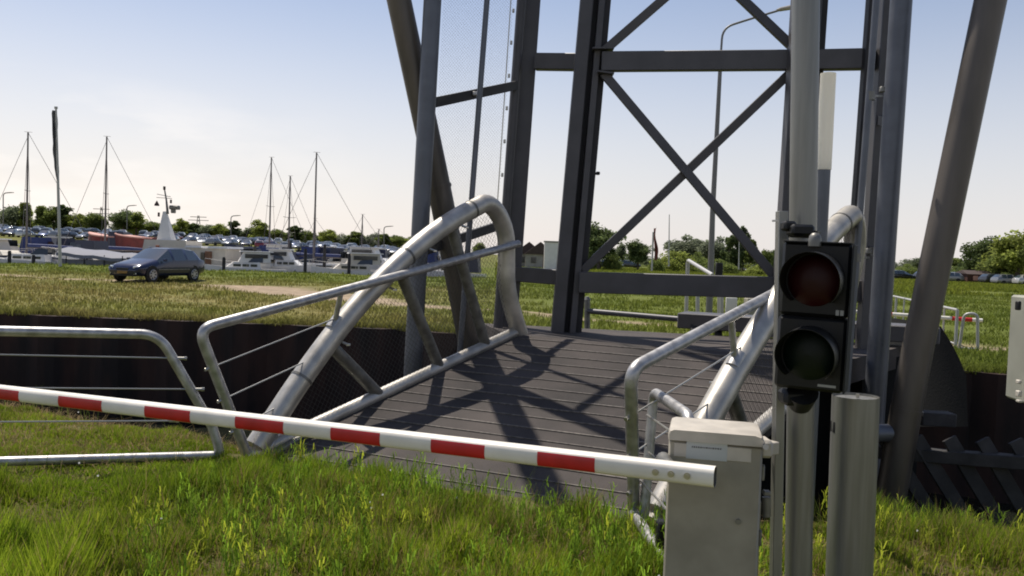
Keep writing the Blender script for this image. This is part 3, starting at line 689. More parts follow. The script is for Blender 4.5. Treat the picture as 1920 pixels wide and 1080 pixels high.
# slender light column
lc = Thing('light_column', 'slim light column with a long opal tube behind the traffic signal', 'light', P(1500, 960, 5.3))
t, f = ext((1553, 138), (1541, 380), 138, 318, 5.3); mb = MB(); mb.tube([t, f], .0465, 22); mb.tube([t+Vector((0, 0, .004)), t], [.03, .0465], 22); lc.part('opal_tube', mb, M['opal'])
t, f = ext((1553, 138), (1541, 380), 318.5, 975, 5.3); mb = MB(); mb.tube([t, f], .0425, 22); lc.part('column', mb, M['pipe'])

# cabinet at the right edge
cb = Thing('control_cabinet', 'grey green control cabinet on a post at the right edge', 'cabinet', P(1990, 1100, 4.2))
c = P(1983, 656, 4.3); mb = MB(); mb.rbox(c, (.38, .22, .535), .01, Matrix.Rotation(R(-6), 3, 'Z')); cbo = cb.part('housing', mb, M['cab2'])
mb = MB(); mb.rbox(c+Vector((.01, -.115, 0)), (.33, .012, .50), .004, Matrix.Rotation(R(-6), 3, 'Z')); cb.part('door', mb, M['cab2'], cbo)
mb = MB(); mb.rbox(P(1910, 738, 4.22), (.02, .03, .03), .004); mb.rbox(P(1911, 752, 4.2), (.02, .03, .012), .004); mb.rbox(P(1910, 716, 4.22), (.016, .03, .02), .004); cb.part('hinge', mb, M['cablid'], cbo)
mb = MB(); mb.rbox(P(1909, 573, 4.24), (.018, .03, .045), .004); cb.part('handle', mb, M['black'], cbo)
mb = MB(); mb.tube([c, c+Vector((0, 0, -2.2))], .04, 14); cb.part('post', mb, M['galv'])

# ------------------------------------------------------------------ timber fender in the channel, right
ft = Thing('timber_fender', 'dark timber fender of slanting planks standing in the channel shade', 'fender', P(1900, 1020, 7.8))
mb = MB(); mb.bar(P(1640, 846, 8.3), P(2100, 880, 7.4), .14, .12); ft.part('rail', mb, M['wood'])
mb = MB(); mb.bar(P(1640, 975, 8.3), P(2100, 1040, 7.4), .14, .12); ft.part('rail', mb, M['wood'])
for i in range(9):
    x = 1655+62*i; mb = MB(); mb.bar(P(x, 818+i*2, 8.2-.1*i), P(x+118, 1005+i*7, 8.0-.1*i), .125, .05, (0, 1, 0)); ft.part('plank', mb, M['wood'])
mb = MB(); mb.bar(P(1722, 783, 9), P(1785, 786, 9), .2, .14); tag(mb.build('beam_stub', M['wood'], loc=P(1750, 783, 9)), 'short grey beam sticking out right of the raking leg', 'beam')

# ------------------------------------------------------------------ far bank furniture
fl_ = Thing('bank_fence', 'pale steel fence with vertical bars running along the path on the far bank', 'fence', P(1792, 655, 18.5))
A_ = Pz(1791, 655, .0); B_ = A_ + Vector((2.75, 11.5, 0)); mb = MB(); hgt = .85
mb.tube([A_+Vector((0, 0, hgt)), B_+Vector((0, 0, hgt+.05))], .03, 8); mb.tube([A_+Vector((0, 0, .12)), B_+Vector((0, 0, .12))], .02, 8); fl_.part('rail', mb, M['mastl'])
for i in range(12):
    p = A_.lerp(B_, i/11); mb = MB(); mb.tube([p, p+Vector((0, 0, hgt))], .022 if i % 3 else .035, 8); fl_.part('bar', mb, M['mastl'])
lp = Thing('hoop_rail', 'hoop shaped pipe handrail beside the sandy path on the far bank', 'railing', P(1815, 660, 18.4))
mb = MB(); mb.tube(fillet([P(1797, 662, 18.5), P(1808, 588, 18.4), P(1833, 588, 18.3), P(1833, 664, 18.3)], .12), .032, 10); lp.part('hoop', mb, M['mastl']); mb = MB(); mb.tube([P(1797, 653, 18.5), P(1833, 655, 18.3)], .028, 8); lp.part('bottom_rail', mb, M['mastl'])
fb = Thing('boom_barrier', 'far red and white boom lying level over the far bank, seen behind the raking leg', 'barrier', P(1420, 620, 20.5))
a = P(1413, 571, 20.5); b = P(1842, 601, 18.9); mb = MB(); mb.tube([a, b], .045, 10); q = fb.part('boom', mb, M['white'])
for i in range(0, 11, 2):
    mb = MB(); mb.tube([a.lerp(b, (i+.5)/12), a.lerp(b, (i+1.5)/12)], .047, 10); fb.part('red_stripe', mb, M['red'], q)
mb = MB(); mb.rbox(P(1408, 590, 20.5), (.3, .3, .8), .02); fb.part('housing', mb, M['cab'])
ff = Thing('bank_railing', 'pale pipe railing sloping down beside the street lamp on the far bank', 'railing', P(1288, 590, 22))
mb = MB(); mb.tube(fillet([P(1286, 600, 22), P(1290, 488, 22), P(1336, 516, 20)], .1), .05, 10); ff.part('frame', mb, M['mastl'])
for x in (1308, 1353): mb = MB(); mb.tube([P(x, 525, 21), P(x, 600, 21)], .05, 8); ff.part('post', mb, M['mastl'])
mb = MB(); mb.rbox(P(1371, 574, 21), (.28, .05, .42), .02); ff.part('panel', mb, M['bwhite'])
fs_ = Thing('traffic_signal', 'small dark traffic signal seen from behind beside the lamp post on the far bank', 'traffic light', P(1350, 595, 21.5))
mb = MB(); mb.rbox(P(1348, 505, 21.5), (.17, .14, .34), .02); fs_.part('signal_head', mb, M['black']); mb = MB(); mb.tube([P(1348, 515, 21.5), P(1348, 600, 21.5)], .045, 8); fs_.part('post', mb, M['mastl'])
# big street lamp
sl_ = Thing('street_lamp', 'tall street lamp with a curved arm seen through the tower braces', 'street lamp', P(1329, 592, 27))
mb = MB(); mb.tube([P(1329, 592, 27), P(1333, 500, 27), P(1336, 400, 27), P(1345, 230, 27), P(1352, 95, 27)], [.11, .10, .085, .07, .06], 14)
mb.tube(fillet([P(1352, 96, 27), P(1355, 52, 27), P(1405, 36, 27), P(1462, 19, 27)], [.5, .3]), .035, 10); sl_.part('pole', mb, M['pole'])
mb = MB(); a = P(1456, 19, 27); b = P(1492, 12, 27); mb.tube([a, a.lerp(b, .2), a.lerp(b, .75), b], [.04, .09, .11, .05], 12, oval=.7); sl_.part('lamp_head', mb, M['concl'])

def small_lamp(x, yt, yb, Y, side=1):
    t = Thing('street_lamp', '', 'street lamp', P(x, yb, Y), 'small street lamps on the dike'); 
    mb = MB(); a = P(x, yb, Y); b = P(x, yt, Y); e = b+Vector((side*1.5, 0, .15)); mb.tube(fillet([a, b, e], .6), .09, 8); t.part('pole', mb, M['pole']); mb = MB(); mb.rbox(e, (.7, .25, .12), .03); t.part('lamp_head', mb, M['concl']); return t
for (x, yt, yb, Y, lb) in ((6, 362, 425, 150, 'small street lamp at the left edge above the dike'), (238, 386, 430, 165, 'small street lamp between the round tree and the bushy tree'), (433, 405, 440, 165, 'small street lamp over the dike right of the work boat mast'), (720, 425, 468, 170, 'faint street lamp on the horizon left of the front tower pipe')):
    small_lamp(x, yt, yb, Y)
    bpy.context.scene.collection.objects[-1]
    [o for o in C.objects if o.name.startswith('street_lamp')][-1]['label'] = lb

# flagpoles
fp_ = Thing('flagpole', 'pale flagpole with a limp grey flag on the bank in front of the boats', 'flagpole', P(113, 497, 52))
mb = MB(); mb.tube([P(113, 500, 52), P(105, 203, 52)], [.10, .055], 10); mb.tube([P(105, 204, 52), P(105, 200, 52)], .10, 8); fp_.part('pole', mb, M['mastl'])
mb = MB(); vs = []; rows = 16
for i in range(rows+1):
    s_ = i/rows; y = 207+130*s_; xr = 106+3.6*s_; wd = (11-4*abs(math.sin(s_*5.2))) * (1 if s_ < .8 else (1-s_)*4+.2)
    for j in range(5):
        p = P(xr-wd*j/4, y + (5 if j == 4 else 0)*(1-s_), 52); vs.append(p+Vector((0, .12*math.sin(j*2.1+s_*9), 0)))
mb.add(vs, [(i*5+j, i*5+j+1, i*5+j+6, i*5+j+5) for i in range(rows) for j in range(4)]); fp_.part('flag', mb, M['flag'])
fp2 = Thing('flagpole', 'small banner pole with a dark red flag in the middle distance behind the cross brace', 'flagpole', P(1222, 508, 95))
mb = MB(); mb.tube([P(1222, 508, 95), P(1225, 435, 95)], .10, 8); fp2.part('pole', mb, M['mastl'])
mb = MB(); vs = []
for i in range(11):
    s_ = i/10
    for j in range(4): vs.append(P(1226+(5-2*math.sin(s_*6))*j/3+1.2*s_, 428+60*s_-4*(j == 3), 95)+Vector((0, .2*math.sin(j*2+s_*7), 0)))
mb.add(vs, [(i*4+j, i*4+j+1, i*4+j+5, i*4+j+4) for i in range(10) for j in range(3)]); fp2.part('flag', mb, M['redcloth'])
for x, yt, yb, lb in ((1255, 402, 500, 'thin pale mast standing right of the red banner behind the lift tower'), (1386, 450, 505, 'thin pale pole in front of the poplars')):
    mb = MB(); mb.tube([P(x-1, yb, 110), P(x, yt, 110)], [.09, .05], 8); tag(mb.build('mast_pole', M['mastl'], loc=P(x, yb, 110)), lb, 'pole')

# ------------------------------------------------------------------ cars
def car_mesh(detail):
    # local frame: x forward, length 4.35
    prof = [ # x, belt z, roof z, half width belt, half width roof, kind
        (2.16, .50, .52, .66, .60, 'n'), (2.08, .60, .66, .78, .66, 'n'), (1.80, .66, .76, .83, .70, 'n'), (1.15, .74, .90, .86, .72, 'h'), (.95, .78, .95, .87, .72, 'w'),
        (.12, .90, 1.40, .87, .60, 'r'), (-.02, .90, 1.42, .87, .60, 's'), (-.80, .92, 1.43, .87, .60, 'p'), (-.90, .92, 1.43, .87, .60, 's'), (-1.55, .94, 1.37, .86, .58, 'q'),
        (-1.66, .94, 1.35, .86, .57, 'b'), (-2.05, .92, 1.0, .83, .62, 't'), (-2.17, .72, .74, .78, .62, 't')]
    n = len(prof); V_ = []
    for x, zb, zr, wb, wr, k in prof:
        zs = .24 if -1.9 < x < 1.9 else .34
        zm = min(.55, zb-.03)
        half = [(wb*.86, zs), (wb*.985, zs+.10), (wb, zm), (wb*.99, zb), (wr, zr-.025), (wr*.75, zr+.01), (0, zr+.02)]
        row = [(x, y, z) for y, z in half] + [(x, -y, z) for y, z in half[::-1][1:]]
        V_ += row
    k = 13; body = []; glass = {'windscreen': [], 'rear_window': [], 'side_window': []}
    for i in range(n-1):
        kd = prof[i][5]
        for j in range(k-1):
            f = (i*k+j, i*k+j+1, (i+1)*k+j+1, (i+1)*k+j)
            if kd == 'w' and j in (4, 5, 6, 7): glass['windscreen'].append(f)
            elif kd in ('w',) and j in (3, 8): glass['side_window'].append(f)
            elif kd == 's' and j in (3, 8): glass['side_window'].append(f)
            elif kd == 'b' and j in (4, 5, 6, 7): glass['rear_window'].append(f)
            else: body.append(f)
    body += [tuple(range(k))[::-1], tuple((n-1)*k+j for j in range(k))] + [((i)*k, (i+1)*k, (i+1)*k+k-1, i*k+k-1) for i in range(n-1)]
    return V_, body, glass
CV, CB_, CG = car_mesh(True)
def submb(faces, V_=None, mi=0, grow=0):
    V_ = V_ or CV; m = MB(); used = sorted({i for f in faces for i in f}); ix = {a: b for b, a in enumerate(used)}
    m.add([V_[i] for i in used], [tuple(ix[i] for i in f) for f in faces], mi); return m
def wheel_mb(r=.31, w_=.2):
    t = MB(); t.tube([(0, -w_/2, 0), (0, -w_/2+.03, 0), (0, w_/2-.03, 0), (0, w_/2, 0)], [r-.03, r, r, r-.03], 24)
    return t
car = Thing('parked_car', 'dark navy estate car with lit-up chrome highlights parked on the dry grass bank', 'car', (0, 0, 0))
body = car.part('body', submb(CB_), M['navy'], ang=50)
for kx, fs in CG.items():
    if kx == 'side_window':
        for grp in ([f for f in fs if CV[f[0]][1] > 0], [f for f in fs if CV[f[0]][1] <= 0]):
            for f in grp: car.part('side_window', submb([f]), M['glass'], body)
    else: car.part(kx, submb(fs), M['glass'], body)
for x in (1.36, -1.32):
    for s_ in (1, -1):
        c = Vector((x, s_*.78, .31)); mb = MB(); mb.tube([c+Vector((0, -.10, 0)), c+Vector((0, -.07, 0)), c+Vector((0, .07, 0)), c+Vector((0, .10, 0))], [.28, .31, .31, .28], 26); wl = car.part('wheel', mb, M['tyre'])
        mb = MB(); yy = s_*.11
        mb.tube([c+Vector((0, yy*.9, 0)), c+Vector((0, yy, 0))], .06, 14)
        for q in range(7):
            a = q*2*math.pi/7; d = Vector((math.cos(a), 0, math.sin(a))); mb.bar(c+Vector((0, yy*.95, 0))+d*.04, c+Vector((0, yy*.95, 0))+d*.20, .05, .02, (0, 1, 0))
        ring = [c+Vector((0, yy*.97, 0))+Vector((math.cos(a), 0, math.sin(a)))*.205 for a in np.linspace(0, 2*math.pi, 25)]; mb.tube(ring, .016, 6, caps=False); car.part('rim', mb, M['rim'], wl)
        mb = MB(); c2 = Vector((x, s_*.80, .33)); mb.tube([c2, c2+Vector((0, s_*.062, 0))], .365, 28); car.part('wheel_arch', mb, M['blackm'], body)
for s_ in (1, -1):
    mb = MB(); mb.rbox((2.02, s_*.60, .60), (.16, .26, .13), .04, Matrix.Rotation(s_*.35, 3, 'Z')); car.part('headlight', mb, M['hlamp'], body)
    mb = MB(); mb.rbox((.72, s_*.96, .93), (.10, .17, .11), .03); car.part('mirror', mb, M['navy'], body)
    mb = MB(); mb.tube([(.0, s_*.56, 1.46), (-1.5, s_*.54, 1.43)], .018, 8); car.part('roof_rail', mb, M['rim'], body)
    mb = MB(); mb.rbox((2.10, s_*.58, .36), (.05, .16, .07), .015); car.part('fog_light', mb, M['hlamp'], body)
    mb = MB(); mb.rbox((-2.12, s_*.64, .75), (.05, .16, .22), .015); car.part('tail_light', mb, M['red'], body)
    mb = MB(); mb.bar((1.0, s_*.873, .52), (-1.0, s_*.873, .53), .012, .035); car.part('side_moulding', mb, M['galvold'], body)
mb = MB(); mb.rbox((2.165, 0, .40), (.02, .52, .11), .004); car.part('number_plate', mb, M['plate'], body)
mb = MB(); mb.rbox((2.15, 0, .53), (.03, .62, .09), .01); mb.rbox((2.10, 0, .28), (.12, 1.3, .09), .03); car.part('grille', mb, M['blackm'], body)
cpos = P(296, 527, 37.5); car.o.location = (cpos.x, cpos.y, float(far_h(np.array([cpos.x]), np.array([cpos.y]))[0])-.02); car.o.rotation_euler = (0, 0, R(253)); 

# far cars: one mesh per colour, copies as things
PAL = {'silver': (.20, .205, .22), 'white': (.48, .48, .46), 'dark grey': (.05, .05, .055), 'blue': (.03, .05, .13), 'black': (.015, .015, .017), 'red': (.22, .02, .02)}
farcar = {}
allglass = [f for v in CG.values() for f in v]
for nm, c in PAL.items():
    m = MB(); m.add(CV, CB_, 0); m.add(CV, allglass, 1)
    for x in (1.36, -1.32):
        for s_ in (1, -1):
            c0 = Vector((x, s_*.79, .31)); m.tube([c0-Vector((0, .11, 0)), c0+Vector((0, .11, 0))], .31, 12, mi=2)
    me = m.build('parked_car', [mat('car '+nm, c, .25, .3, coat=.7), M['glass'], M['tyre']], ang=50); farcar[nm] = me.data; bpy.data.objects.remove(me)
def zfar(x, y): return float(far_h(np.array([x]), np.array([y]))[0])
random.seed(11)
def put_car(px, Y, nm, lab, grp, rot=None):
    p = P(px, HY(px), Y); o = bpy.data.objects.new('parked_car', farcar[nm]); C.objects.link(o)
    o.location = (p.x, p.y, zfar(p.x, p.y)); o.rotation_euler = (0, 0, rot if rot is not None else R(random.choice((78, -102, 100, -80)))+random.uniform(-.1, .1)); tag(o, lab, 'car', grp)
names = list(PAL); wts = [5, 2.5, 5, 3, 4, 1.5]
for row, (Y, step, lb) in enumerate(((162, 27, 'lowest'), (177, 24, 'middle'), (192, 22, 'highest'))):
    px = -10 + row*9
    while px < 790:
        if random.random() < .8:
            nm = random.choices(names, wts)[0]; put_car(px, Y, nm, '%s car in the %s row of the dike car park behind the boats' % (nm, lb), 'cars parked on the dike behind the marina')
        px += step*random.uniform(.85, 1.2)
for px, Y, nm, r_ in ((1690, 128, 'black', 5), (1742, 132, 'dark grey', 8), (1765, 136, 'silver', 8), (1775, 122, 'silver', 172), (1800, 126, 'silver', 5), (1868, 118, 'dark grey', 10), (1893, 115, 'silver', 5), (1935, 113, 'white', 0), (1255, 150, 'blue', 5), (1178, 148, 'dark grey', 5), (1145, 142, 'silver', 0), (1290, 155, 'silver', 5), (1400, 150, 'silver', 5), (1425, 140, 'white', 5)):
    lb = {1690: 'black car in the meadow just right of the front tower pipe', 1742: 'dark grey car mostly hidden left of the raking leg', 1765: 'silver car behind the raking leg, farther back than its neighbour', 1775: 'silver car emerging right of the raking leg', 1800: 'silver car parked left of the red brown shed', 1868: 'dark grey car under the big tree at the right', 1893: 'silver car at the right edge above the cabinet', 1935: 'white car cut by the right edge', 1255: 'blue car showing above the lower tower beam', 1178: 'dark grey car over the left end of the lower tower beam', 1145: 'silver car close to the main tower column', 1290: 'silver car just left of the far railing', 1400: 'silver car beside the poplars above the tower beam', 1425: 'white car near the signal above the tower beam'}[px]
    put_car(px, Y, nm, lb, 'cars parked beyond the meadow', R(r_))

# ------------------------------------------------------------------ boats
def hull_mb(Lh, B, fb, draft=.5, transom=.75, n=12):
    m = MB(); vs = []; k = 7
    for i in range(n+1):
        s_ = i/n; x = -Lh/2 + Lh*s_
        wd = B/2*(transom+(1-transom)*math.sin(min(1, s_/.55)*math.pi/2)) if s_ < .55 else B/2*max(.01, math.cos((s_-.55)/.45*math.pi/2))**.75
        sh = fb*(1+.35*s_**2.5); dr = -draft*(1-.9*s_**3)
        xo = x + (.0 if s_ < .9 else 0)
        for y, z in ((0, dr), (wd*.55, dr*.6), (wd*.85, 0), (wd, sh*.8), (wd*1.02, sh)): vs.append((xo, y, z))
    # mirror
    h = 5; full = []
    for i in range(n+1):
        r_ = vs[i*h:(i+1)*h]; full += [(x, -y, z) for x, y, z in r_[::-1][:-1]] + r_
    k = 9; fs = [(i*k+j, i*k+j+1, (i+1)*k+j+1, (i+1)*k+j) for i in range(n) for j in range(k-1)]
    fs += [tuple(range(k))[::-1], tuple(n*k+j for j in range(k))]
    m.add(full, fs)
    return m, full, k, n
def deck_mb(full, k, n, dz=-.06):
    m = MB(); vs = []
    for i in range(n+1): a = full[i*k]; b = full[i*k+k-1]; vs += [(a[0], a[1]*.97, a[2]+dz), (b[0], b[1]*.97, b[2]+dz)]
    m.add(vs, [(2*i, 2*i+1, 2*i+3, 2*i+2) for i in range(n)]); return m
def tap(m, x0, x1, w0, w1, z0, z1, ins=.15, mi=0, insf=.5):
    vs = [(x0, -w0/2, z0), (x1, -w1/2, z0), (x1, w1/2, z0), (x0, w0/2, z0), (x0+ins, -w0/2+ins*.5, z1), (x1-insf, -w1/2+ins*.5, z1), (x1-insf, w1/2-ins*.5, z1), (x0+ins, w0/2-ins*.5, z1)]
    m.add(vs, [(3,2,1,0), (4,5,6,7), (0,1,5,4), (1,2,6,5), (2,3,7,6), (3,0,4,7)], mi); return m
def motor_boat(name, label, Lh, hullm, cabm, canvas=None, fly=False, cat='motor boat', stripe=None):
    t = Thing(name, label, cat, (0, 0, 0)); B = Lh*.33; fb = .75+Lh*.03
    m, full, k, n = hull_mb(Lh, B, fb); hu = t.part('hull', m, M[hullm]); t.part('deck', deck_mb(full, k, n), M['bwhite'], hu)
    if stripe:
        m = MB()
        for s_ in (-1, 1):
            pts = [(full[i*k+(0 if s_ < 0 else k-1)][0], full[i*k+(0 if s_ < 0 else k-1)][1]*1.0+s_*.015, full[i*k][2]-.12) for i in range(n)]
            m.tube(pts, .05, 6)
        t.part('stripe', m, M[stripe], hu)
    c = MB(); tap(c, -Lh*.18, Lh*.28, B*.72, B*.5, fb-.05, fb+.62, .12, 0, .9); ca = t.part('cabin', c, M[cabm])
    for s_ in (-1, 1):
        for q0, q1 in ((-.13, -.05), (-.03, .05), (.07, .16)):
            f = lambda q: s_*B*(.345+(.275-.345)*(q+.13)/.29); wn = MB(); wn.bar((Lh*q0, f(q0), fb+.32), (Lh*q1, f(q1), fb+.32), .03, .22); t.part('window', wn, M['bwin'], ca)
    ws = MB(); ws.add([(-Lh*.02, -B*.30, fb+.62), (-Lh*.02, B*.30, fb+.62), (-Lh*.09, B*.26, fb+1.15), (-Lh*.09, -B*.26, fb+1.15)], [(0, 1, 2, 3)]); ws.add([(-Lh*.02, -B*.30, fb+.6), (-Lh*.09, -B*.26, fb+1.15), (-Lh*.2, -B*.32, fb+1.1), (-Lh*.2, -B*.34, fb+.6)], [(0, 1, 2, 3)]); ws.add([(-Lh*.02, B*.30, fb+.6), (-Lh*.09, B*.26, fb+1.15), (-Lh*.2, B*.32, fb+1.1), (-Lh*.2, B*.34, fb+.6)], [(0, 1, 2, 3)]); t.part('windscreen', ws, M['bwin'])
    if canvas:
        cv = MB(); tap(cv, -Lh*.42, -Lh*.06, B*.8, B*.62, fb+.1, fb+1.45, .25, 0, .3); t.part('canopy', cv, M[canvas])
    if fly:
        c = MB(); tap(c, -Lh*.30, Lh*.10, B*.66, B*.5, fb+.6, fb+1.5, .1, 0, .5); t.part('wheelhouse', c, M[cabm]); 
        for s_ in (-1, 1): wn = MB(); wn.bar((-Lh*.26, s_*B*.325, fb+1.15), (Lh*.02, s_*B*.28, fb+1.15), .03, .35); t.part('window', wn, M['bwin'])
        c = MB(); tap(c, -Lh*.33, Lh*.08, B*.7, B*.6, fb+1.5, fb+1.58, .02, 0, .05); t.part('roof', c, M['bwhite'])
    rl = MB(); pts = [(full[i*k][0], full[i*k][1]*.93, full[i*k][2]+.5) for i in range(5, n+1)]+[(full[i*k+k-1][0], full[i*k+k-1][1]*.93, full[i*k][2]+.5) for i in range(n, 4, -1)]; rl.tube(pts, .016, 5)
    for p in pts[::2]: rl.tube([p, (p[0], p[1], p[2]-.5)], .014, 5)
    t.part('bow_rail', rl, M['steel']); return t
def sail_boat(label, Lh, mh, hullm='bwhite', cover='bluec'):
    t = Thing('sailing_boat', label, 'sailing boat', (0, 0, 0)); B = Lh*.31; fb = .8
    m, full, k, n = hull_mb(Lh, B, fb, transom=.6); hu = t.part('hull', m, M[hullm]); t.part('deck', deck_mb(full, k, n), M['bwhite'], hu)
    c = MB(); tap(c, -Lh*.12, Lh*.24, B*.6, B*.42, fb-.05, fb+.42, .1, 0, .5); ca = t.part('cabin', c, M['bwhite'])
    for s_ in (-1, 1): wn = MB(); wn.bar((-Lh*.08, s_*B*.29, fb+.2), (Lh*.12, s_*B*.24, fb+.2), .03, .12); t.part('window', wn, M['bwin'], ca)
    mx = Lh*.10; m = MB(); m.tube([(mx, 0, fb), (mx, 0, mh)], [.085, .06], 10); ms = t.part('mast', m, M['mast'])
    m = MB()
    for q in (.55,): m.tube([(mx-.02, -.75, mh*q+.3), (mx, 0, mh*q+.25), (mx-.02, .75, mh*q+.3)], .022, 6)
    m.tube([(mx-.3, 0, mh+.02), (mx+.25, 0, mh+.04)], .015, 5); t.part('spreader', m, M['mast'], ms)
    m = MB(); m.tube([(mx, 0, fb+.9), (-Lh*.32, 0, fb+.95)], .06, 8); t.part('boom', m, M['mast'])
    m = MB(); m.tube([(mx-.1, 0, fb+1.08), (-Lh*.1, 0, fb+1.07), (-Lh*.30, 0, fb+1.02)], [.14, .13, .07], 8); t.part('sail_cover', m, M[cover])
    m = MB()
    for a, b in (((Lh*.49, 0, fb+.2), (mx, 0, mh*.97)), ((-Lh*.49, 0, fb), (mx, 0, mh)), ((mx, -B*.48, fb), (mx, 0, mh*.95)), ((mx, B*.48, fb), (mx, 0, mh*.95))): m.tube([a, b], .016, 4)
    t.part('rigging', m, M['mast']); return t
WZ = -.75
def place(t, px, Y, deg, z=WZ, tilt=0):
    p = P(px, HY(px), Y); t.o.location = (p.x, p.y, z); t.o.rotation_euler = (R(tilt), 0, R(deg)); return p
GB = 'boats moored in the marina'
boats = [
 (motor_boat('motor_boat', 'white boat with a tall white wheelhouse right of the cream deckhouse', 7, 'bwhite', 'bwhite', None, True), 462, 62, 178, -.3),
 (motor_boat('motor_boat', 'white boat with tall wheelhouse below the shorter middle mast', 6.5, 'bwhite', 'bwhite', None, True), 540, 64, 10, -.3),
 (motor_boat('motor_boat', 'long white cabin boat right of the mooring pile beside the tallest mast', 8, 'bwhite', 'bcream', None, True), 665, 64, 172, -.3),
 (motor_boat('motor_boat', 'large dark hulled yacht with pale wheelhouse at the left edge', 11, 'bblue', 'bcream', None, True), -12, 63, -8, -.35),
 (motor_boat('motor_boat', 'low white motor boat with a curved windscreen left of the flagpole', 8, 'bwhite', 'bwhite', None), 60, 61, 172, -.6),
 (motor_boat('motor_boat', 'motor cruiser with a navy canopy just right of the flagpole', 8, 'bwhite', 'bwhite', 'bblue', False, stripe='bblue'), 140, 64, 170, -.35),
 (motor_boat('motor_boat', 'white motor boat with a bright blue canopy right of the work boat', 6.5, 'bwhite', 'bwhite', 'bluec'), 472, 70, 175, -.7),
 (motor_boat('motor_boat', 'grey blue motor boat between the blue canopy boat and the tallest mast', 7.5, 'bgrey', 'bwhite', 'bgrey'), 520, 73, 168, -.5),
 (motor_boat('motor_boat', 'white motor boat with a dark canopy under the tallest mast', 7, 'bwhite', 'bwhite', 'bblue'), 566, 68, 185, -.7),
 (motor_boat('motor_boat', 'small white motor boat just right of the tallest mast', 6.5, 'bwhite', 'bcream', None), 625, 72, 160, -.7),
 (motor_boat('motor_boat', 'white motor boat with raised wheelhouse seen left of the arch tube', 8.0, 'bwhite', 'bwhite', None, True), 700, 72, 10, -.6),
 (motor_boat('motor_boat', 'white motor boat between the front tower pipe and the raking leg', 7.5, 'bwhite', 'bwhite', 'bblue'), 850, 66, 176, -.4),
 (motor_boat('motor_boat', 'navy motor boat behind the tallest mast', 8, 'bblue', 'bwhite', None, True), 640, 92, 150, -.6),
 (motor_boat('motor_boat', 'distant white motor boat behind the blue canopy boat', 8, 'bwhite', 'bwhite', 'bgrey'), 495, 95, 20, -.6),
 (motor_boat('motor_boat', 'distant grey motor boat near the front tower pipe', 7, 'bgrey', 'bwhite', 'bgrey'), 745, 90, 165, -.6),
 (motor_boat('motor_boat', 'distant motor boat with a grey canopy above the low white motor boat', 8, 'bwhite', 'bwhite', 'bgrey', True), 170, 92, 165, -.3),
 (motor_boat('motor_boat', 'pale motor boat behind the red hulls', 8, 'bwhite', 'bcream', 'bblue'), 255, 95, 160, -.3),
 (motor_boat('motor_boat', 'white motor boat half hidden by the left edge yacht', 7, 'bwhite', 'bwhite', 'bluec'), 30, 88, 20, -.2),
]
random.seed(8)
for t, px, Y, dg, dz in boats:
    place(t, px, Y+random.uniform(0, 5), dg+random.uniform(-25, 25), WZ+random.uniform(-.1, .15)); t.o['group'] = GB; q = random.uniform(.68, .88); t.o.scale = (q, .9, random.uniform(.82, 1))
    for fx in (-.3, -.05, .2):   # fenders hung along the hull
        for s_ in (-1, 1):
            mb = MB(); Lq = 7.5; mb.tube([(fx*Lq, s_*1.32, .75), (fx*Lq, s_*1.34, .68), (fx*Lq, s_*1.34, .30), (fx*Lq, s_*1.32, .24)], [.03, .10, .10, .03], 8); t.part('fender', mb, M['bluec'] if random.random() < .6 else M['bwhite'])
def mast_h(px, yt, Y, z0): return P(px, yt, Y).z - z0
for lb, px, yt, Y, dg, tl, Lh in (('sailing boat whose mast stands left of the flagpole', 50, 248, 66, 195, 0, 9), ('sailing boat whose mast rises between the flagpole and the work boat', 197, 256, 70, 190, 0, 9), ('sailing boat with the leftmost of the three central masts', 505, 295, 80, 165, 0, 8.5),
    ('sailing boat with the shorter middle mast of the three central masts', 541, 330, 76, 150, 0, 8), ('sailing boat with the tallest and thickest mast right of centre in the marina', 589, 286, 70, 188, 0, 9.5), ('distant sailing boat with a short faint mast near the arch tube', 678, 402, 98, 170, 0, 7.5)):
    t = sail_boat(lb, Lh, mast_h(px, yt, Y, WZ), 'bwhite' if px not in (50,) else 'bblue'); t.o['group'] = 'sailing boats in the marina'
    p = P(px, HY(px), Y); a = R(dg); mx = Lh*.10; t.o.location = (p.x-mx*math.cos(a), p.y-mx*math.sin(a), WZ); t.o.rotation_euler = (0, 0, a)
# extra masts of boats behind (thin)
for px, yt, lb in ((720, 430, 'distant sailing boat showing a thin mast left of the front tower pipe'), (600, 410, 'distant sailing boat behind the tallest mast')):
    t = sail_boat(lb, 7, mast_h(px, yt, 100, WZ), 'bwhite', 'bgrey'); place(t, px, 100, 170); t.o['group'] = 'sailing boats in the marina'

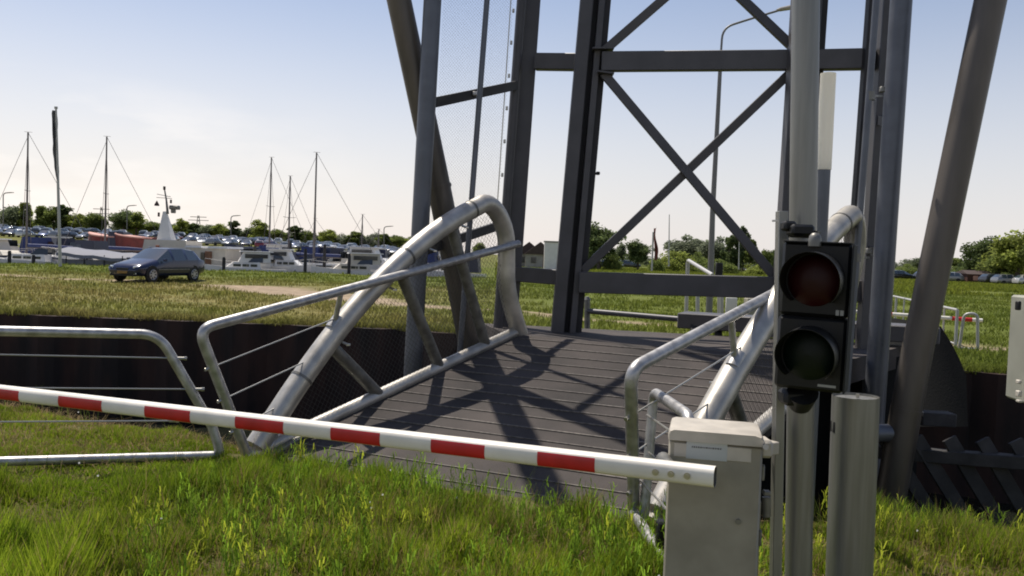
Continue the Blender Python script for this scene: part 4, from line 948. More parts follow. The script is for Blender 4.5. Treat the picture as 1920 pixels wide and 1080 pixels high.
random.seed(21)
sm = [motor_boat('motor_boat', 'x', 6.2, 'bwhite', 'bwhite', 'bblue'), motor_boat('motor_boat', 'x', 6.0, 'bwhite', 'bcream', None), motor_boat('motor_boat', 'x', 6.6, 'bgrey', 'bwhite', 'bluec'), motor_boat('motor_boat', 'x', 7.0, 'bblue', 'bwhite', None, True)]
kinds_ = ['white motor boat with a dark canopy', 'white and cream open motor boat', 'grey motor boat with a blue canopy', 'dark hulled motor boat with a wheelhouse']
usedk = set()
for i, (px, Y, dg) in enumerate(((-20, 76, 70), (20, 74, 110), (95, 72, 80), (118, 84, 95), (150, 78, 60), (205, 88, 100), (300, 90, 85), (335, 96, 80), (455, 92, 75), (488, 66, 70), (508, 86, 110), (530, 80, 85), (548, 90, 60), (575, 84, 95), (600, 78, 75), (618, 88, 100), (645, 78, 65), (662, 70, 95), (684, 84, 80), (705, 94, 100), (725, 80, 70), (742, 72, 100), (815, 82, 90), (835, 92, 70))):
    k_ = i % 4; r_ = sm[k_].o if k_ not in usedk else dup(sm[k_].o); usedk.add(k_)
    where = 'left of the work boat mast' if px < 310 else ('right of the work boat' if px < 500 else ('around the central masts' if px < 610 else 'near the arch tube'))
    p = P(px, HY(px), Y); r_.location = (p.x, p.y, WZ+.15); r_.rotation_euler = (0, 0, R(dg+random.uniform(-12, 12))); r_['label'] = kinds_[k_]+' end on '+where; r_['category'] = 'motor boat'; r_['group'] = 'small boats berthed end on in the marina'
for nm_ in []: pass
# red hulls ashore on cradles
for px, Y, Lh, lb in ((197, 75, 3.0, 'shorter red boat hull with pale pink bow raised behind the tarp covered boat'), (256, 74, 4.1, 'longer red boat hull with pale pink bow raised behind the parked car')):
    t = Thing('red_boat', lb, 'boat', (0, 0, 0), 'red boat hulls raised ashore'); m, full, k, n = hull_mb(Lh, 2.3, 1.05, draft=.35, transom=.8); hu = t.part('hull', m, M['bred']); t.part('deck', deck_mb(full, k, n, -.02), M['bpink'], hu)
    m = MB()
    for s_ in (0, k-1): m.tube([(full[i*k+s_][0], full[i*k+s_][1]*1.01, full[i*k+s_][2]-.05) for i in range(n)], .07, 6)
    t.part('gunwale', m, M['bpink'], hu); m = MB(); m.box((Lh*.43, 0, .6), (Lh*.10, .5, .7)); t.part('bow_plate', m, M['bpink'], hu)
    
    for x in (-Lh*.3, Lh*.25): m = MB(); m.box((x, 0, -.75), (.3, 1.6, .9)); t.part('cradle', m, M['wood'])
    place(t, px, Y, 172, 1.05)
m = Thing('dark_cover', 'dark tarpaulin bundle standing between the two red hulls', 'tarpaulin', (0, 0, 0)); mb = MB(); tap(mb, -.9, .9, 1.6, 1.5, -.2, 2.4, .25, 0, .3); m.part('cover', mb, M['bblue']); place(m, 224, 74.5, 0, .1)
# tarp covered long boat
t = Thing('covered_boat', 'long boat under a pale grey tarpaulin roof behind the parked car', 'boat', (0, 0, 0)); mfull, full, k, n = hull_mb(7.2, 2.4, .7); t.part('hull', mfull, M['bgrey'])
mb = MB(); sec = [(-1.35, 1.0), (-1.32, 1.25), (-.7, 1.55), (0, 1.68), (.7, 1.55), (1.32, 1.25), (1.35, 1.0)]; vs = []
for i in range(9):
    x = -3.7+7.4*i/8; dz = .05*math.sin(i*1.9)-.35*(i/8)
    for y, z in sec: vs.append((x, y*(1 if i < 7 else 1-.15*(i-6)), z+dz))
mb.add(vs, [(i*7+j, i*7+j+1, i*7+j+8, i*7+j+7) for i in range(8) for j in range(6)]+[tuple(range(7))[::-1], tuple(56+j for j in range(7))]); t.part('tarpaulin', mb, M['bgrey'])
for x in (-2.8, -1, 1, 2.8):
    for y in (-1.2, 1.2): mb = MB(); mb.bar((x, y, .1), (x, y, 1.15), .06, .06); t.part('support', mb, M['wood'])

place(t, 196, 60.5, -6, -.35); t.o.scale = (.74, 1, .9)
# work boat with tapering mast tower
wb = Thing('work_boat', 'cream work boat with a tapering white mast tower and brown door behind the parked car', 'boat', (0, 0, 0))
mfull, full, k, n = hull_mb(13, 3.8, 1.1, transom=.9); wb.part('hull', mfull, M['bcream'])
mb = MB(); tap(mb, -6.0, -1.4, 3.0, 3.0, .9, 2.45, .1, 0, .1); dh = wb.part('deckhouse', mb, M['bcream'])
mb = MB(); tap(mb, -6.2, -3.9, 3.2, 3.2, 2.45, 2.62, .1, 0, .1); tap(mb, -3.2, -1.3, 3.2, 3.2, 2.45, 2.6, .1, 0, .1); wb.part('roof', mb, M['bwhite'], dh)
for x in (-1.95,): pass
for y in (-1.55, 1.55):
    mb = MB(); mb.rbox((-4.0, y, 1.55), (.8, .08, 1.3), .02); wb.part('door', mb, M['brown'], dh)
    mb = MB(); mb.rbox((-3.35, y, 1.6), (.45, .08, 1.0), .02); wb.part('door', mb, M['bwin'], dh)
    mb = MB(); mb.rbox((-2.3, y, 1.6), (.5, .08, .65), .02); wb.part('window', mb, M['bwin'], dh)
mb = MB(); tap(mb, -1.4, 4.2, 2.9, 2.3, .95, 3.0, .1, 0, .5); fh = wb.part('fore_house', mb, M['bcream'])
for y in (-1.42, 1.42):
    mb = MB(); mb.rbox((2.0, y*.93, 2.25), (.42, .10, .6), .02); wb.part('hatch', mb, M['orange'], fh)
mb = MB(); tap(mb, 1.1, 2.75, .9, .9, 3.0, 5.4, .85, 0, .35); mt_ = wb.part('mast_tower', mb, M['bwhite'])
mb = MB(); mb.tube([(1.85, 0, 5.2), (2.05, 0, 6.4), (2.35, 0, 7.5)], [.14, .09, .06], 8); mb.tube([(2.2, -.9, 6.7), (2.2, 1.3, 6.75)], .025, 6); mb.tube([(3.2, 0, 6.55), (1.4, 0, 6.5)], .025, 6); wb.part('topmast', mb, M['galvold'], mt_)
mb = MB(); mb.rbox((1.05, 0, 5.75), (1.1, .5, .35), .08); mb.rbox((1.2, 0, 5.45), (.4, .4, .35), .05); wb.part('radar', mb, M['galvold'], mt_)
mb = MB(); mb.tube([(3.15, 0, 6.3), (3.15, 0, 5.95), (3.15, 0, 5.85)], [.01, .24, .24], 10); mb.tube([(2.9, 0, 5.3), (2.9, 0, 4.95)], .11, 8); mb.tube([(1.5, 0, 6.4), (1.5, 0, 6.1)], .1, 8); mb.rbox((2.3, .0, 7.35), (.2, .2, .3), .03); wb.part('day_shape', mb, M['roof'], mt_)
place(wb, 343, 66, 176, -.85); wb.o.scale = (.68, 1, .92)
mb = MB(); mb.rbox((0, 0, 0), (.18, .12, .18), .05)

# jetties and mooring piles
jt = Thing('jetty', 'long low timber jetty among the moored boats', 'jetty', (-20, 68, WZ)); mb = MB(); mb.bar((-60, 67, -.25), (-3, 66, -.25), 1.2, .15); jt.part('walkway', mb, M['wood']); mb = MB()
for x in np.arange(-58, -4, 4.0): mb.tube([(x, 67.5, -2), (x, 67.5, -.2)], .1, 6)
pl_ = jt.part('support', mb, M['wood']); pl_['kind'] = 'stuff'
for i, (px, Y, yt) in enumerate(((478, 64, 462), (573, 63, 466), (609, 66, 458), (18, 60, 470), (63, 60, 478), (655, 64, 476), (745, 66, 478), (545, 75, 455), (700, 78, 468), (420, 60, 482))):
    p = P(px, yt, Y); mb = MB(); mb.tube([(p.x, p.y, -2.2), (p.x, p.y, p.z-.12), (p.x, p.y, p.z)], [.13, .12, .09], 8)
    lbs = ['dark mooring pile right of the blue canopy boat', 'mooring pile left of the tallest mast', 'mooring pile right of the tallest mast', 'mooring pile near the left edge under the yacht', 'mooring pile left of the flagpole', 'mooring pile between the two white motor boats', 'mooring pile near the front tower pipe', 'far mooring pile by the middle mast', 'far mooring pile left of the arch tube', 'low mooring pile in front of the work boat']
    tag(mb.build('mooring_pile', M['wood'], loc=(p.x, p.y, -2.2)), lbs[i], 'mooring pile', 'mooring piles in the marina')

# buildings
for px, wpx, yt, Y, lb in ((991, 26, 468, 120, 'dark low house roof left of the pair seen between the tower columns'), (1012, 24, 470, 118, 'dark low house roof right of the pair seen between the tower columns')):
    t = Thing('house', lb, 'house', (0, 0, 0), 'houses beyond the meadow'); mb = MB(); mb.box((0, 0, 1.0), (4, 5, 2.0)); t.part('wall', mb, M['concl'], smooth=False); mb = MB(); mb.add([(-2.2, -2.7, 1.9), (2.2, -2.7, 1.9), (2.2, 2.7, 1.9), (-2.2, 2.7, 1.9), (0, -2.7, 3.6), (0, 2.7, 3.6)], [(0, 1, 4), (2, 3, 5), (1, 2, 5, 4), (3, 0, 4, 5), (0, 3, 2, 1)]); t.part('roof', mb, M['roof'], smooth=False)
    mb = MB(); mb.box((-.9, -2.52, 1.1), (.7, .06, .8)); t.part('window', mb, M['bwin'], smooth=False); mb = MB(); mb.box((.8, -2.52, .95), (.8, .06, 1.9)); t.part('door', mb, M['brown'], smooth=False)
    p = P(px, HY(px), Y); t.o.location = (p.x, p.y, 0)
t = Thing('shed', 'low red brown shed under the trees beyond the meadow at the right', 'shed', (0, 0, 0)); mb = MB(); mb.box((0, 0, .9), (7, 4, 1.8)); t.part('wall', mb, M['brick'], smooth=False); mb = MB(); mb.add([(-3.7, -2.2, 1.75), (3.7, -2.2, 1.75), (3.7, 2.2, 1.95), (-3.7, 2.2, 1.95), (-3.6, 0, 2.5), (3.6, 0, 2.5)], [(0, 1, 5, 4), (2, 3, 4, 5), (3, 0, 4), (1, 2, 5)]); t.part('roof', mb, M['roof'], smooth=False)
for x in (-2, 0.5, 2.4): mb = MB(); mb.box((x, -2.03, 1.0), (.9, .08, .9)); t.part('window', mb, M['bpink'], smooth=False)
p = P(1838, HY(1838), 122); t.o.location = (p.x, p.y, 0); t.o.scale = (.75, .8, .72)
t = Thing('white_tower', 'small pale square building beside the main tower column', 'building', P(1034, 495, 100)); mb = MB(); c = P(1034, 477, 100); mb.box((c.x, c.y, 1.6), (1.7, 1.7, 3.4)); t.part('wall', mb, M['bwhite'], smooth=False); mb = MB(); mb.box((c.x, c.y, 3.4), (1.9, 1.9, .15)); t.part('roof', mb, M['concl'], smooth=False)
# pylons
for px, yt, lb in ((190, 388, 'faint lattice power pylon behind the trees left of the second mast'), (372, 404, 'faint lattice power pylon right of the work boat mast')):
    t = Thing('power_pylon', lb, 'pylon', P(px, 440, 420)); a = P(px, yt, 420); b = P(px, 445, 420); mb = MB()
    for s_ in (-1, 1): mb.tube([b+Vector((s_*1.6, 0, 0)), a+Vector((s_*.25, 0, 0))], .18, 5)
    for i in range(6): q = b.lerp(a, i/6); r_ = b.lerp(a, (i+1)/6); wq = 1.6*(1-i/6)+.25; mb.tube([q+Vector((-wq, 0, 0)), r_+Vector((wq*.8, 0, 0))], .09, 4); mb.tube([q+Vector((wq, 0, 0)), r_+Vector((-wq*.8, 0, 0))], .09, 4)
    t.part('lattice', mb, M['galvold']); mb = MB(); [mb.bar(b.lerp(a, f_)+Vector((-w_, 0, 0)), b.lerp(a, f_)+Vector((w_, 0, 0)), .25, .3) for f_, w_ in ((.78, 5), (.93, 4))]; t.part('cross_arm', mb, M['galvold'])

# ------------------------------------------------------------------ trees
def np_mesh(name, V_, F_, cols, m, parent=None):
    me = bpy.data.meshes.new(name); nv, nf = len(V_), len(F_); k = F_.shape[1]
    me.vertices.add(nv); me.vertices.foreach_set('co', V_.astype(np.float32).ravel()); me.loops.add(nf*k); me.polygons.add(nf)
    me.loops.foreach_set('vertex_index', F_.astype(np.int32).ravel()); me.polygons.foreach_set('loop_start', np.arange(0, nf*k, k, dtype=np.int32)); me.polygons.foreach_set('loop_total', np.full(nf, k, dtype=np.int32))
    me.update(calc_edges=True); ca = me.color_attributes.new('Col', 'FLOAT_COLOR', 'POINT'); ca.data.foreach_set('color', np.concatenate([cols, np.ones((nv, 1))], 1).astype(np.float32).ravel())
    me.materials.append(m); o = bpy.data.objects.new(name, me); C.objects.link(o)
    if parent: o.parent = parent
    return o
def make_tree(seed, col, shape='round', nleaf=5200):
    rg = np.random.default_rng(seed); t = Thing('tree', 'x', 'tree', (0, 0, 0)); col = np.array(col)
    # unit tree: height 1, crown radius ~.4
    lobes = []; nl = 34
    for i in range(nl):
        if shape == 'round': c = rg.normal(0, 1, 3); c /= np.linalg.norm(c); c = c*rg.uniform(.35, 1)*np.array([.33, .33, .30])+np.array([0, 0, .58]); r_ = rg.uniform(.08, .16)
        elif shape == 'tall': z = rg.uniform(.15, .95); w_ = .16*math.sin(min(1, (1.02-z)*2.2)*math.pi/2)+.02; a = rg.uniform(0, 6.28); c = np.array([math.cos(a)*w_*rg.uniform(.2, 1), math.sin(a)*w_*rg.uniform(.2, 1), z]); r_ = rg.uniform(.05, .09)
        elif shape == 'bush': a = rg.uniform(0, 6.28); q = rg.uniform(0, 1)**.5; c = np.array([math.cos(a)*q*.55, math.sin(a)*q*.4, .1+.62*(1-q*q)*rg.uniform(.4, 1)]); r_ = rg.uniform(.10, .20)
        else: z = rg.uniform(.2, .92); w_ = .36*(1.05-z)**.8; a = rg.uniform(0, 6.28); c = np.array([math.cos(a)*w_*rg.uniform(.3, 1), math.sin(a)*w_*rg.uniform(.3, 1), z]); r_ = rg.uniform(.06, .12)
        lobes.append((c, r_, rg.uniform(.65, 1.35)))
    per = nleaf//nl; pts = []; cs = []
    for c, r_, br_ in lobes:
        d = rg.normal(0, 1, (per, 3)); d /= np.linalg.norm(d, axis=1)[:, None]; p = c + d*r_*rg.uniform(.45, 1.15, (per, 1)); pts.append(p); cs.append(col*br_*rg.uniform(.75, 1.25, (per, 1)))
    p = np.concatenate(pts); cc = np.concatenate(cs); keep = p[:, 2] > .03; p = p[keep]; cc = cc[keep]; n = len(p); sz = rg.uniform(.014, .032, (n, 1))
    a = rg.normal(0, 1, (n, 3)); a /= np.linalg.norm(a, axis=1)[:, None]; b = np.cross(a, rg.normal(0, 1, (n, 3))); b /= np.linalg.norm(b, axis=1)[:, None]
    V_ = np.stack([p-a*sz, p+b*sz*.7, p+a*sz, p-b*sz*.7], 1).reshape(-1, 3); F_ = np.arange(4*n).reshape(n, 4)
    np_mesh('crown', V_, F_, np.repeat(cc, 4, 0), M['leaf'], t.o)
    mb = MB(); h = .55 if shape != 'bush' else .25; mb.tube([(0, 0, -.03), (.01, 0, h*.5), (0, .01, h)], [.032, .024, .012], 7)
    for i in range(6):
        c = lobes[i][0]; mb.tube([(0, 0, h*rg.uniform(.4, .9)), tuple(c*np.array([.6, .6, .9])), tuple(c)], [.012, .008, .003], 5)
    o = mb.build('trunk', M['bark'], t.o); return t.o
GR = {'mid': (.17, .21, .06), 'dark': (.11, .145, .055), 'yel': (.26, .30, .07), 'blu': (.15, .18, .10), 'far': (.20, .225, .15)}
protos = {}; sd_i = 100
used = set()
def tree(px, ytop, ybase, Y, wpx, kind, col, label, group=None, zrot=None):
    key = (kind, col)
    if key not in protos: protos[key] = make_tree(hash(kind+col) % 1 + 31*len(protos)+5, GR[col], kind)
    b = P(px, ybase, Y); b.z = zfar(b.x, b.y); top = P(px, ytop, Y).z; h = top-b.z; base_w = {'round': .84, 'tall': .42, 'bush': 1.25, 'cone': .7}[kind]; wd = wpx*Y/1600/base_w
    a = R(random.uniform(0, 360)) if zrot is None else zrot
    src = protos[key]
    if key in used: r_ = dup(src)
    else: r_ = src; used.add(key)
    r_.location = b; r_.scale = (wd, wd, h); r_.rotation_euler = (0, 0, a); r_['label'] = label; r_['category'] = 'tree' if kind != 'bush' else 'bush'; r_['group'] = group or 'trees on the horizon'
    return r_
random.seed(5)
L1 = [(24, 384, 44, 'round', 'blu', 'wide blue green tree at the left edge behind the yacht'), (46, 382, 20, 'tall', 'yel', 'thin yellow green tree right beside the first mast'), (78, 388, 30, 'cone', 'mid', 'pointed green tree between the first mast and the flagpole'), (100, 384, 36, 'round', 'mid', 'broad green tree just left of the flagpole'), (118, 386, 26, 'tall', 'dark', 'dark upright tree just right of the flagpole'), (142, 397, 34, 'round', 'yel', 'lighter green tree behind the navy canopy cruiser'), (172, 396, 36, 'round', 'mid', 'green tree left of the second mast'), (186, 402, 24, 'round', 'dark', 'dark low tree touching the second mast'), (231, 390, 40, 'round', 'dark', 'round dark domed tree right of the second mast'), (256, 399, 34, 'cone', 'yel', 'bright green pointed tree beside the round dark tree'), (285, 414, 34, 'round', 'mid', 'low tree left of the work boat mast'), (312, 416, 24, 'round', 'dark', 'dark low tree behind the work boat mast'),
      (341, 412, 32, 'cone', 'yel', 'bright green tree right of the work boat mast'), (362, 420, 18, 'tall', 'dark', 'dark narrow tree beside the pylon'), (388, 421, 32, 'round', 'blu', 'dull green tree behind the cream deckhouse'), (414, 417, 28, 'round', 'yel', 'light green tree left of the small lamp'), (436, 415, 20, 'tall', 'dark', 'dark upright tree under the small lamp'), (462, 428, 26, 'round', 'blu', 'low dull tree right of the small lamp'), (486, 414, 34, 'cone', 'yel', 'bright bushy tree left of the leftmost central mast'), (518, 428, 26, 'round', 'mid', 'low tree between the first two central masts'), (553, 425, 22, 'tall', 'dark', 'dark tree right of the middle mast'), (572, 430, 22, 'round', 'mid', 'green tree just left of the tallest mast'), (615, 428, 30, 'round', 'yel', 'light green tree just right of the tallest mast'), (645, 440, 26, 'round', 'far', 'pale low tree right of the tallest mast'), (668, 436, 24, 'tall', 'mid', 'upright tree near the short faint mast'), (688, 440, 20, 'round', 'far', 'small pale tree right of the short faint mast'), (719, 440, 20, 'tall', 'mid', 'small upright tree nearest the arch tube'), (744, 440, 26, 'round', 'mid', 'small tree just left of the front tower pipe'), (762, 446, 26, 'round', 'yel', 'light tree touching the front tower pipe')]
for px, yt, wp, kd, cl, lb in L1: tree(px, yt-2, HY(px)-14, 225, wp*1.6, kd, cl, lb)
for i in range(46):
    px = -30+i*19+random.uniform(-6, 6); base = np.interp(px, [0, 280, 420, 760, 860], [414, 428, 432, 450, 462])
    tree(px, base-14+random.uniform(-7, 5), 0, 240, random.uniform(46, 64), 'bush', random.choice(['blu', 'mid', 'far', 'dark']), 'low hedge bush in the continuous belt behind the dike car park', 'hedge bushes behind the dike car park')
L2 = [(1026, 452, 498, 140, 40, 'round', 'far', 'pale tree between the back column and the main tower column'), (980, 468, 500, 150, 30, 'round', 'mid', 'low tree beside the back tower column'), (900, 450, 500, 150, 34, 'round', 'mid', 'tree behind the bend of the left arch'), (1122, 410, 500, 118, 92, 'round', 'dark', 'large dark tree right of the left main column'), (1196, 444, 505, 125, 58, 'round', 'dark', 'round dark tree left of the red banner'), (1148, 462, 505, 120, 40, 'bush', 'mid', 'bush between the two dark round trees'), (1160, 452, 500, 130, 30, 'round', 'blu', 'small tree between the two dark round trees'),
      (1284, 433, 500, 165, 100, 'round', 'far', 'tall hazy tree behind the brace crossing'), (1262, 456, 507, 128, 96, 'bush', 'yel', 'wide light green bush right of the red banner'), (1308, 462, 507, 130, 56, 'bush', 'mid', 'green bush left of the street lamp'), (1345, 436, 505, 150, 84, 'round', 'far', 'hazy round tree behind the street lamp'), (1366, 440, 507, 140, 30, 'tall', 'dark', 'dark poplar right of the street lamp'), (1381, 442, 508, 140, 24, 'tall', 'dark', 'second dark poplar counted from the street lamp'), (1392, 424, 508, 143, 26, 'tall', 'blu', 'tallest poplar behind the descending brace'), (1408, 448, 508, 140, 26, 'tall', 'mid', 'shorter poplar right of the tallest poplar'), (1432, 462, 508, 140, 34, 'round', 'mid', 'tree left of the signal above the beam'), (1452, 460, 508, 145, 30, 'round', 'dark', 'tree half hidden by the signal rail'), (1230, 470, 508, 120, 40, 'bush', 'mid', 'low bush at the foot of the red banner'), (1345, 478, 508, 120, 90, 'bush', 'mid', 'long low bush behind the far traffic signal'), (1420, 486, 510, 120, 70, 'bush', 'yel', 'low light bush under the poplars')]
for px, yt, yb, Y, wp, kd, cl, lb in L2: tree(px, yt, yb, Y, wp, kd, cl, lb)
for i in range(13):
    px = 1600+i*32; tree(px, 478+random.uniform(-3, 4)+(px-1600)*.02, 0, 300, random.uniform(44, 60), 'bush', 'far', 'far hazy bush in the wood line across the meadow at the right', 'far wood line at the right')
L2 += [(1040, 470, 500, 210, 150, 'bush', 'far', 'long pale hedge behind the houses'), (1180, 466, 500, 200, 170, 'bush', 'blu', 'long dull hedge behind the round dark trees'), (1290, 452, 500, 190, 150, 'bush', 'mid', 'broad green copse behind the light bush'), (1385, 456, 505, 190, 150, 'bush', 'blu', 'broad dull copse behind the poplars'), (1455, 470, 505, 190, 110, 'bush', 'mid', 'green copse hidden behind the signal'), (1125, 440, 500, 122, 84, 'bush', 'dark', 'dark undergrowth below the large dark tree')]
for px, yt, yb, Y, wp, kd, cl, lb in L2[-6:]: tree(px, yt, yb, Y, wp, kd, cl, lb)
L3 = [(1925, 426, 546, 125, 190, 'bush', 'yel', 'wide bright green tree mass at the right edge'), (1850, 452, 546, 140, 130, 'bush', 'dark', 'dark green undergrowth behind the shed'), (1790, 492, 546, 145, 110, 'bush', 'mid', 'green undergrowth right of the raking leg'), (1712, 496, 540, 200, 150, 'bush', 'blu', 'long dull copse between the front pipe and the raking leg'), (1700, 488, 535, 160, 70, 'bush', 'mid', 'dark bush right of the front tower pipe'), (1745, 480, 538, 170, 84, 'round', 'blu', 'dull tree left of the raking leg'), (1730, 505, 540, 150, 30, 'bush', 'yel', 'small light bush behind the parked black car'), (1790, 484, 540, 150, 76, 'cone', 'mid', 'green tree directly right of the raking leg'), (1815, 498, 542, 140, 40, 'round', 'yel', 'light green low tree left of the shed'), (1846, 436, 544, 132, 88, 'round', 'dark', 'dark tall tree above the shed'), (1822, 482, 544, 135, 40, 'round', 'dark', 'dark lower tree left of the tall dark one above the shed'), (1905, 418, 546, 118, 128, 'round', 'yel', 'biggest bright green tree at the right edge'), (1868, 470, 546, 122, 84, 'round', 'mid', 'mid green tree in front of the dark one above the shed'), (1945, 430, 548, 112, 80, 'round', 'mid', 'tree cut by the right edge'), (1885, 505, 548, 116, 60, 'bush', 'mid', 'bush under the biggest tree at the right')]
for px, yt, yb, Y, wp, kd, cl, lb in L3: tree(px, yt, yb, Y, wp, kd, cl, lb)

# ------------------------------------------------------------------ grass
def blades(name, X, Y, Z, h, wd, lean, cols, m=None):
    n = len(X); rg = np.random.default_rng(n); a = rg.uniform(0, 2*np.pi, n); dx, dy = np.cos(a), np.sin(a); la = rg.uniform(0, 2*np.pi, n); lx = np.cos(la)*lean*h+.04*h; ly = np.sin(la)*lean*h
    P0 = np.stack([X-dx*wd, Y-dy*wd, Z-.02], 1); P1 = np.stack([X+dx*wd, Y+dy*wd, Z-.02], 1)
    P2 = np.stack([X+dx*wd*.8+lx*.35, Y+dy*wd*.8+ly*.35, Z+h*.55], 1); P3 = np.stack([X-dx*wd*.8+lx*.35, Y-dy*wd*.8+ly*.35, Z+h*.55], 1)
    P4 = np.stack([X+lx+dx*wd*.12, Y+ly+dy*wd*.12, Z+h*(1-.2*lean)], 1); P5 = np.stack([X+lx-dx*wd*.12, Y+ly-dy*wd*.12, Z+h*(1-.2*lean)], 1)
    V_ = np.stack([P0, P1, P2, P3, P4, P5], 1).reshape(-1, 3); b = np.arange(n)[:, None]*6; F_ = np.concatenate([b+np.array([[0, 1, 2, 3]]), b+np.array([[3, 2, 4, 5]])], 0)
    o = np_mesh(name, V_, F_, np.repeat(cols, 6, 0), m or M['grass']); o['kind'] = 'stuff'; return o
rg = np.random.default_rng(42)
def near_pts(n, x0, x1, dmax):
    X = rg.uniform(x0, x1, n); e = np.interp(X, [t[0] for t in NEAR], [t[1] for t in NEAR]); Y = e + .25 - rg.uniform(0, 1, n)*dmax
    return X, Y
def excl(X, Y, u0=-.45):   # keep grass off the deck
    q = np.stack([X-NL.x, Y-NL.y], 1); A = np.array([[U.x, V.x], [U.y, V.y]]); s_ = q @ np.linalg.inv(A).T
    return ~((s_[:, 0] > u0) & (s_[:, 1] > -.02) & (s_[:, 1] < BW))
X, Y = near_pts(760000, -8.5, 5.2, 5.6)
k = (Y > 3.2) & (np.abs(X) < .66*Y+.6) & excl(X, Y); X, Y = X[k], Y[k]
cl = vnoise(X, Y, 1.1, 21)*.5+vnoise(X, Y, 3.3, 22)*.3+vnoise(X, Y, 7.5, 23)*.2; keep = rg.uniform(0, 1, len(X)) < np.clip((cl-.20)*3.4, .20, 1); X, Y, cl = X[keep], Y[keep], cl[keep]
Z = near_h(X, Y)
h = (.035+.42*np.clip(cl-.30, 0, 1)*rg.uniform(.45, 1.4, len(X)))*(.75+.5*vnoise(X, Y, .6, 33))*(.45+1.1*vnoise(X, Y, 5.0, 34))*(1-.68*sstep(-1.5, -2.1, X)*sstep(5.4, 6.0, Y))
tnt = rg.uniform(0, 1, (len(X), 1))*.6+.4*vnoise(X, Y, 1.7, 35)[:, None]; base = np.array([.125, .225, .014])*(1-tnt)+np.array([.31, .37, .03])*tnt
dryb = (rg.uniform(0, 1, len(X)) < .07+.22*(vnoise(X, Y, .8, 24) > .66))[:, None]; base = np.where(dryb, np.array([.30, .23, .09]), base)*(.7+.6*vnoise(X, Y, 2, 25))[:, None]
blades('foreground_grass', X, Y, Z, h, .0026+.0016*rg.uniform(0, 1, len(X)), .26, base)
# taller loose stems with seed heads near the bank edge and railing
X, Y = near_pts(9000, -8, 5, 4.6); k = (Y > 4.0) & excl(X, Y) & (vnoise(X, Y, 1.2, 41) > .42) & ~((X < -1.6) & (Y > 5.7) & (rg.uniform(0, 1, len(X)) < .8)); X, Y = X[k], Y[k]; Z = near_h(X, Y); n = len(X)
cs = np.where((rg.uniform(0, 1, n) < .35)[:, None], np.array([[.26, .20, .08]]), np.array([[.16, .21, .04]]))*rg.uniform(.7, 1.2, (n, 1))
blades('tall_grass_stems', X, Y, Z, rg.uniform(.18, .36, n), .0019, .3, cs)
# feathery upright weeds: clumps of narrow leaves up a stem
def weeds(name, n0, hh, seed, th, colr):
    X, Y = near_pts(n0, -7, 5, 5.2); k = (Y > 3.4) & excl(X, Y) & (vnoise(X, Y, .9, seed) > th) & ~((X < -1.6) & (Y > 5.6)); X, Y = X[k], Y[k]; Z = near_h(X, Y); H_ = rg.uniform(.5, 1, len(X))*hh
    q = 16; XX = np.repeat(X, q)+rg.normal(0, .012, len(X)*q); YY = np.repeat(Y, q)+rg.normal(0, .012, len(X)*q); f = np.tile(np.linspace(.1, .95, q), len(X)); ZZ = np.repeat(Z, q)+f*np.repeat(H_, q)*.85
    c = np.array([colr])*np.repeat(rg.uniform(.6, 1.4, (len(X), 1)), q, 0)*(.75+.5*f[:, None]); blades(name, XX, YY, ZZ, (.035+.03*(1-f))*rg.uniform(.6, 1.3, len(f)), .0035, .9, c)
weeds('leafy_weeds', 4200, .36, 51, .50, (.17, .27, .025))
weeds('yellow_weeds', 1300, .38, 57, .50, (.36, .40, .04))
# dry thatch lying between the blades
X, Y = near_pts(26000, -7, 5, 5.4); k = (Y > 3.4) & excl(X, Y); X, Y = X[k], Y[k]; n = len(X)
blades('dry_thatch', X, Y, near_h(X, Y), rg.uniform(.04, .12, n), .003, 1.4, np.array([[.27, .20, .10]])*rg.uniform(.5, 1.3, (n, 1)))
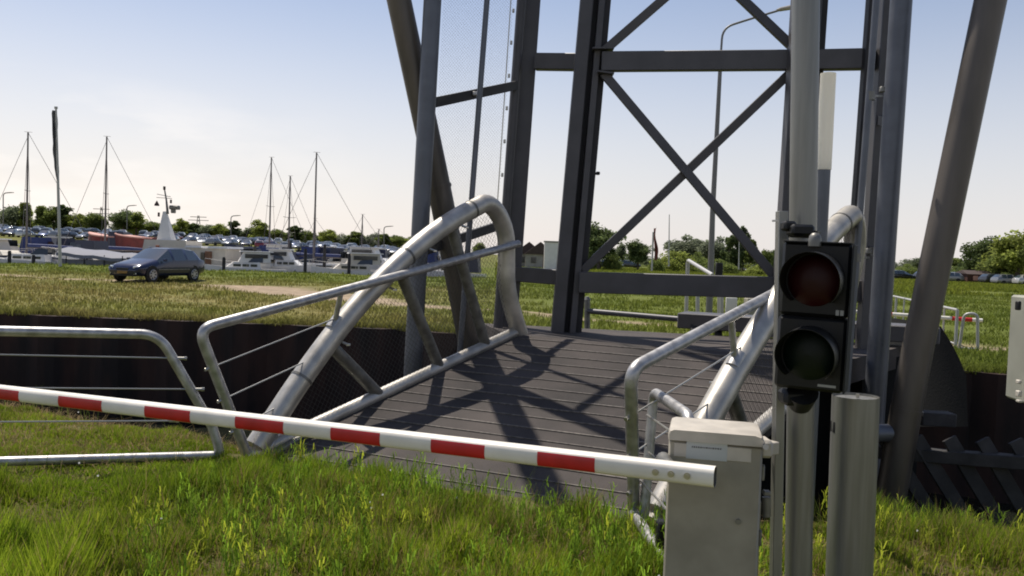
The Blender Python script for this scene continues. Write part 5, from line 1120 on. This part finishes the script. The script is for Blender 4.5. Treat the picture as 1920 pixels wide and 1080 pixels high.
# tiny white flowers
X, Y = near_pts(60, -4, 5, 4.5); k = (Y > 3.8) & excl(X, Y); X, Y = X[k], Y[k]; Z = near_h(X, Y)+.12+rg.uniform(0, .1, len(X)); n = len(X)
V_ = []; 
for i in range(n):
    for a in range(5): V_.append((X[i]+.007*math.cos(a*1.257), Y[i]+.004*math.sin(a*2), Z[i]+.007*math.sin(a*1.257)))
V_ = np.array(V_); o = np_mesh('white_flowers', V_, np.arange(5*n).reshape(n, 5), np.full((5*n, 3), .6), M['leaf']); o['kind'] = 'stuff'
# dead brown stalks by the channel at the right
X = rg.uniform(2.6, 5.2, 260); e = np.interp(X, [t[0] for t in NEAR], [t[1] for t in NEAR]); Y = e-rg.uniform(-.1, .35, 260)
blades('dead_stalks', X, Y, near_h(X, Y), rg.uniform(.10, .32, 260), .0035, .5, np.array([[.16, .11, .07]])*rg.uniform(.5, 1.3, (260, 1)))
# far bank grass
n = 150000; s_ = rg.uniform(0, 1, n)**1.6; X = rg.uniform(-1, 1, n); Yv = 14+s_*46; X = X*(.64*Yv+1); e = np.interp(X, [t[0] for t in FAR], [t[1] for t in FAR]); Y = Yv
k = (Y > e-.03) & ((vnoise(X, Y, .5, 61)*.6+vnoise(X, Y, 2.2, 62)*.4) > .30) & (path_mask(X, Y) < .5); X, Y = X[k], Y[k]; Z = far_h(X, Y); n = len(X)
cc = ground_cols(X, Y, False)*rg.uniform(.8, 1.7, (n, 1))
hh = rg.uniform(.04, .16, n)*(.5+1.0*vnoise(X, Y, .7, 63))
blades('far_bank_grass', X, Y, Z, hh, .006+Y*.00030, .5, cc*1.1)
n = 90000; Y = rg.uniform(60, 150, n); X = rg.uniform(-.02, .66, n)*Y; k = vnoise(X, Y, .3, 64) > .25; X, Y = X[k], Y[k]; n = len(X)
blades('meadow_grass', X, Y, far_h(X, Y), rg.uniform(.1, .35, n), .035+Y*.0002, .5, ground_cols(X, Y, False)*rg.uniform(.9, 1.9, (n, 1))*np.array([1.15, 1.1, .9]))
# fringe hanging over the sheet-pile wall
X = rg.uniform(-14, 10, 16000); e = np.interp(X, [t[0] for t in FAR], [t[1] for t in FAR]); Y = e+rg.uniform(-.02, .5, len(X)); Z = np.full(len(X), .03)
blades('wall_top_grass', X, Y, Z, rg.uniform(.04, .20, len(X))*(.4+vnoise(X, Y, 1.5, 71)), .006, .8, ground_cols(X, Y, False)*rg.uniform(.8, 1.6, (len(X), 1)))
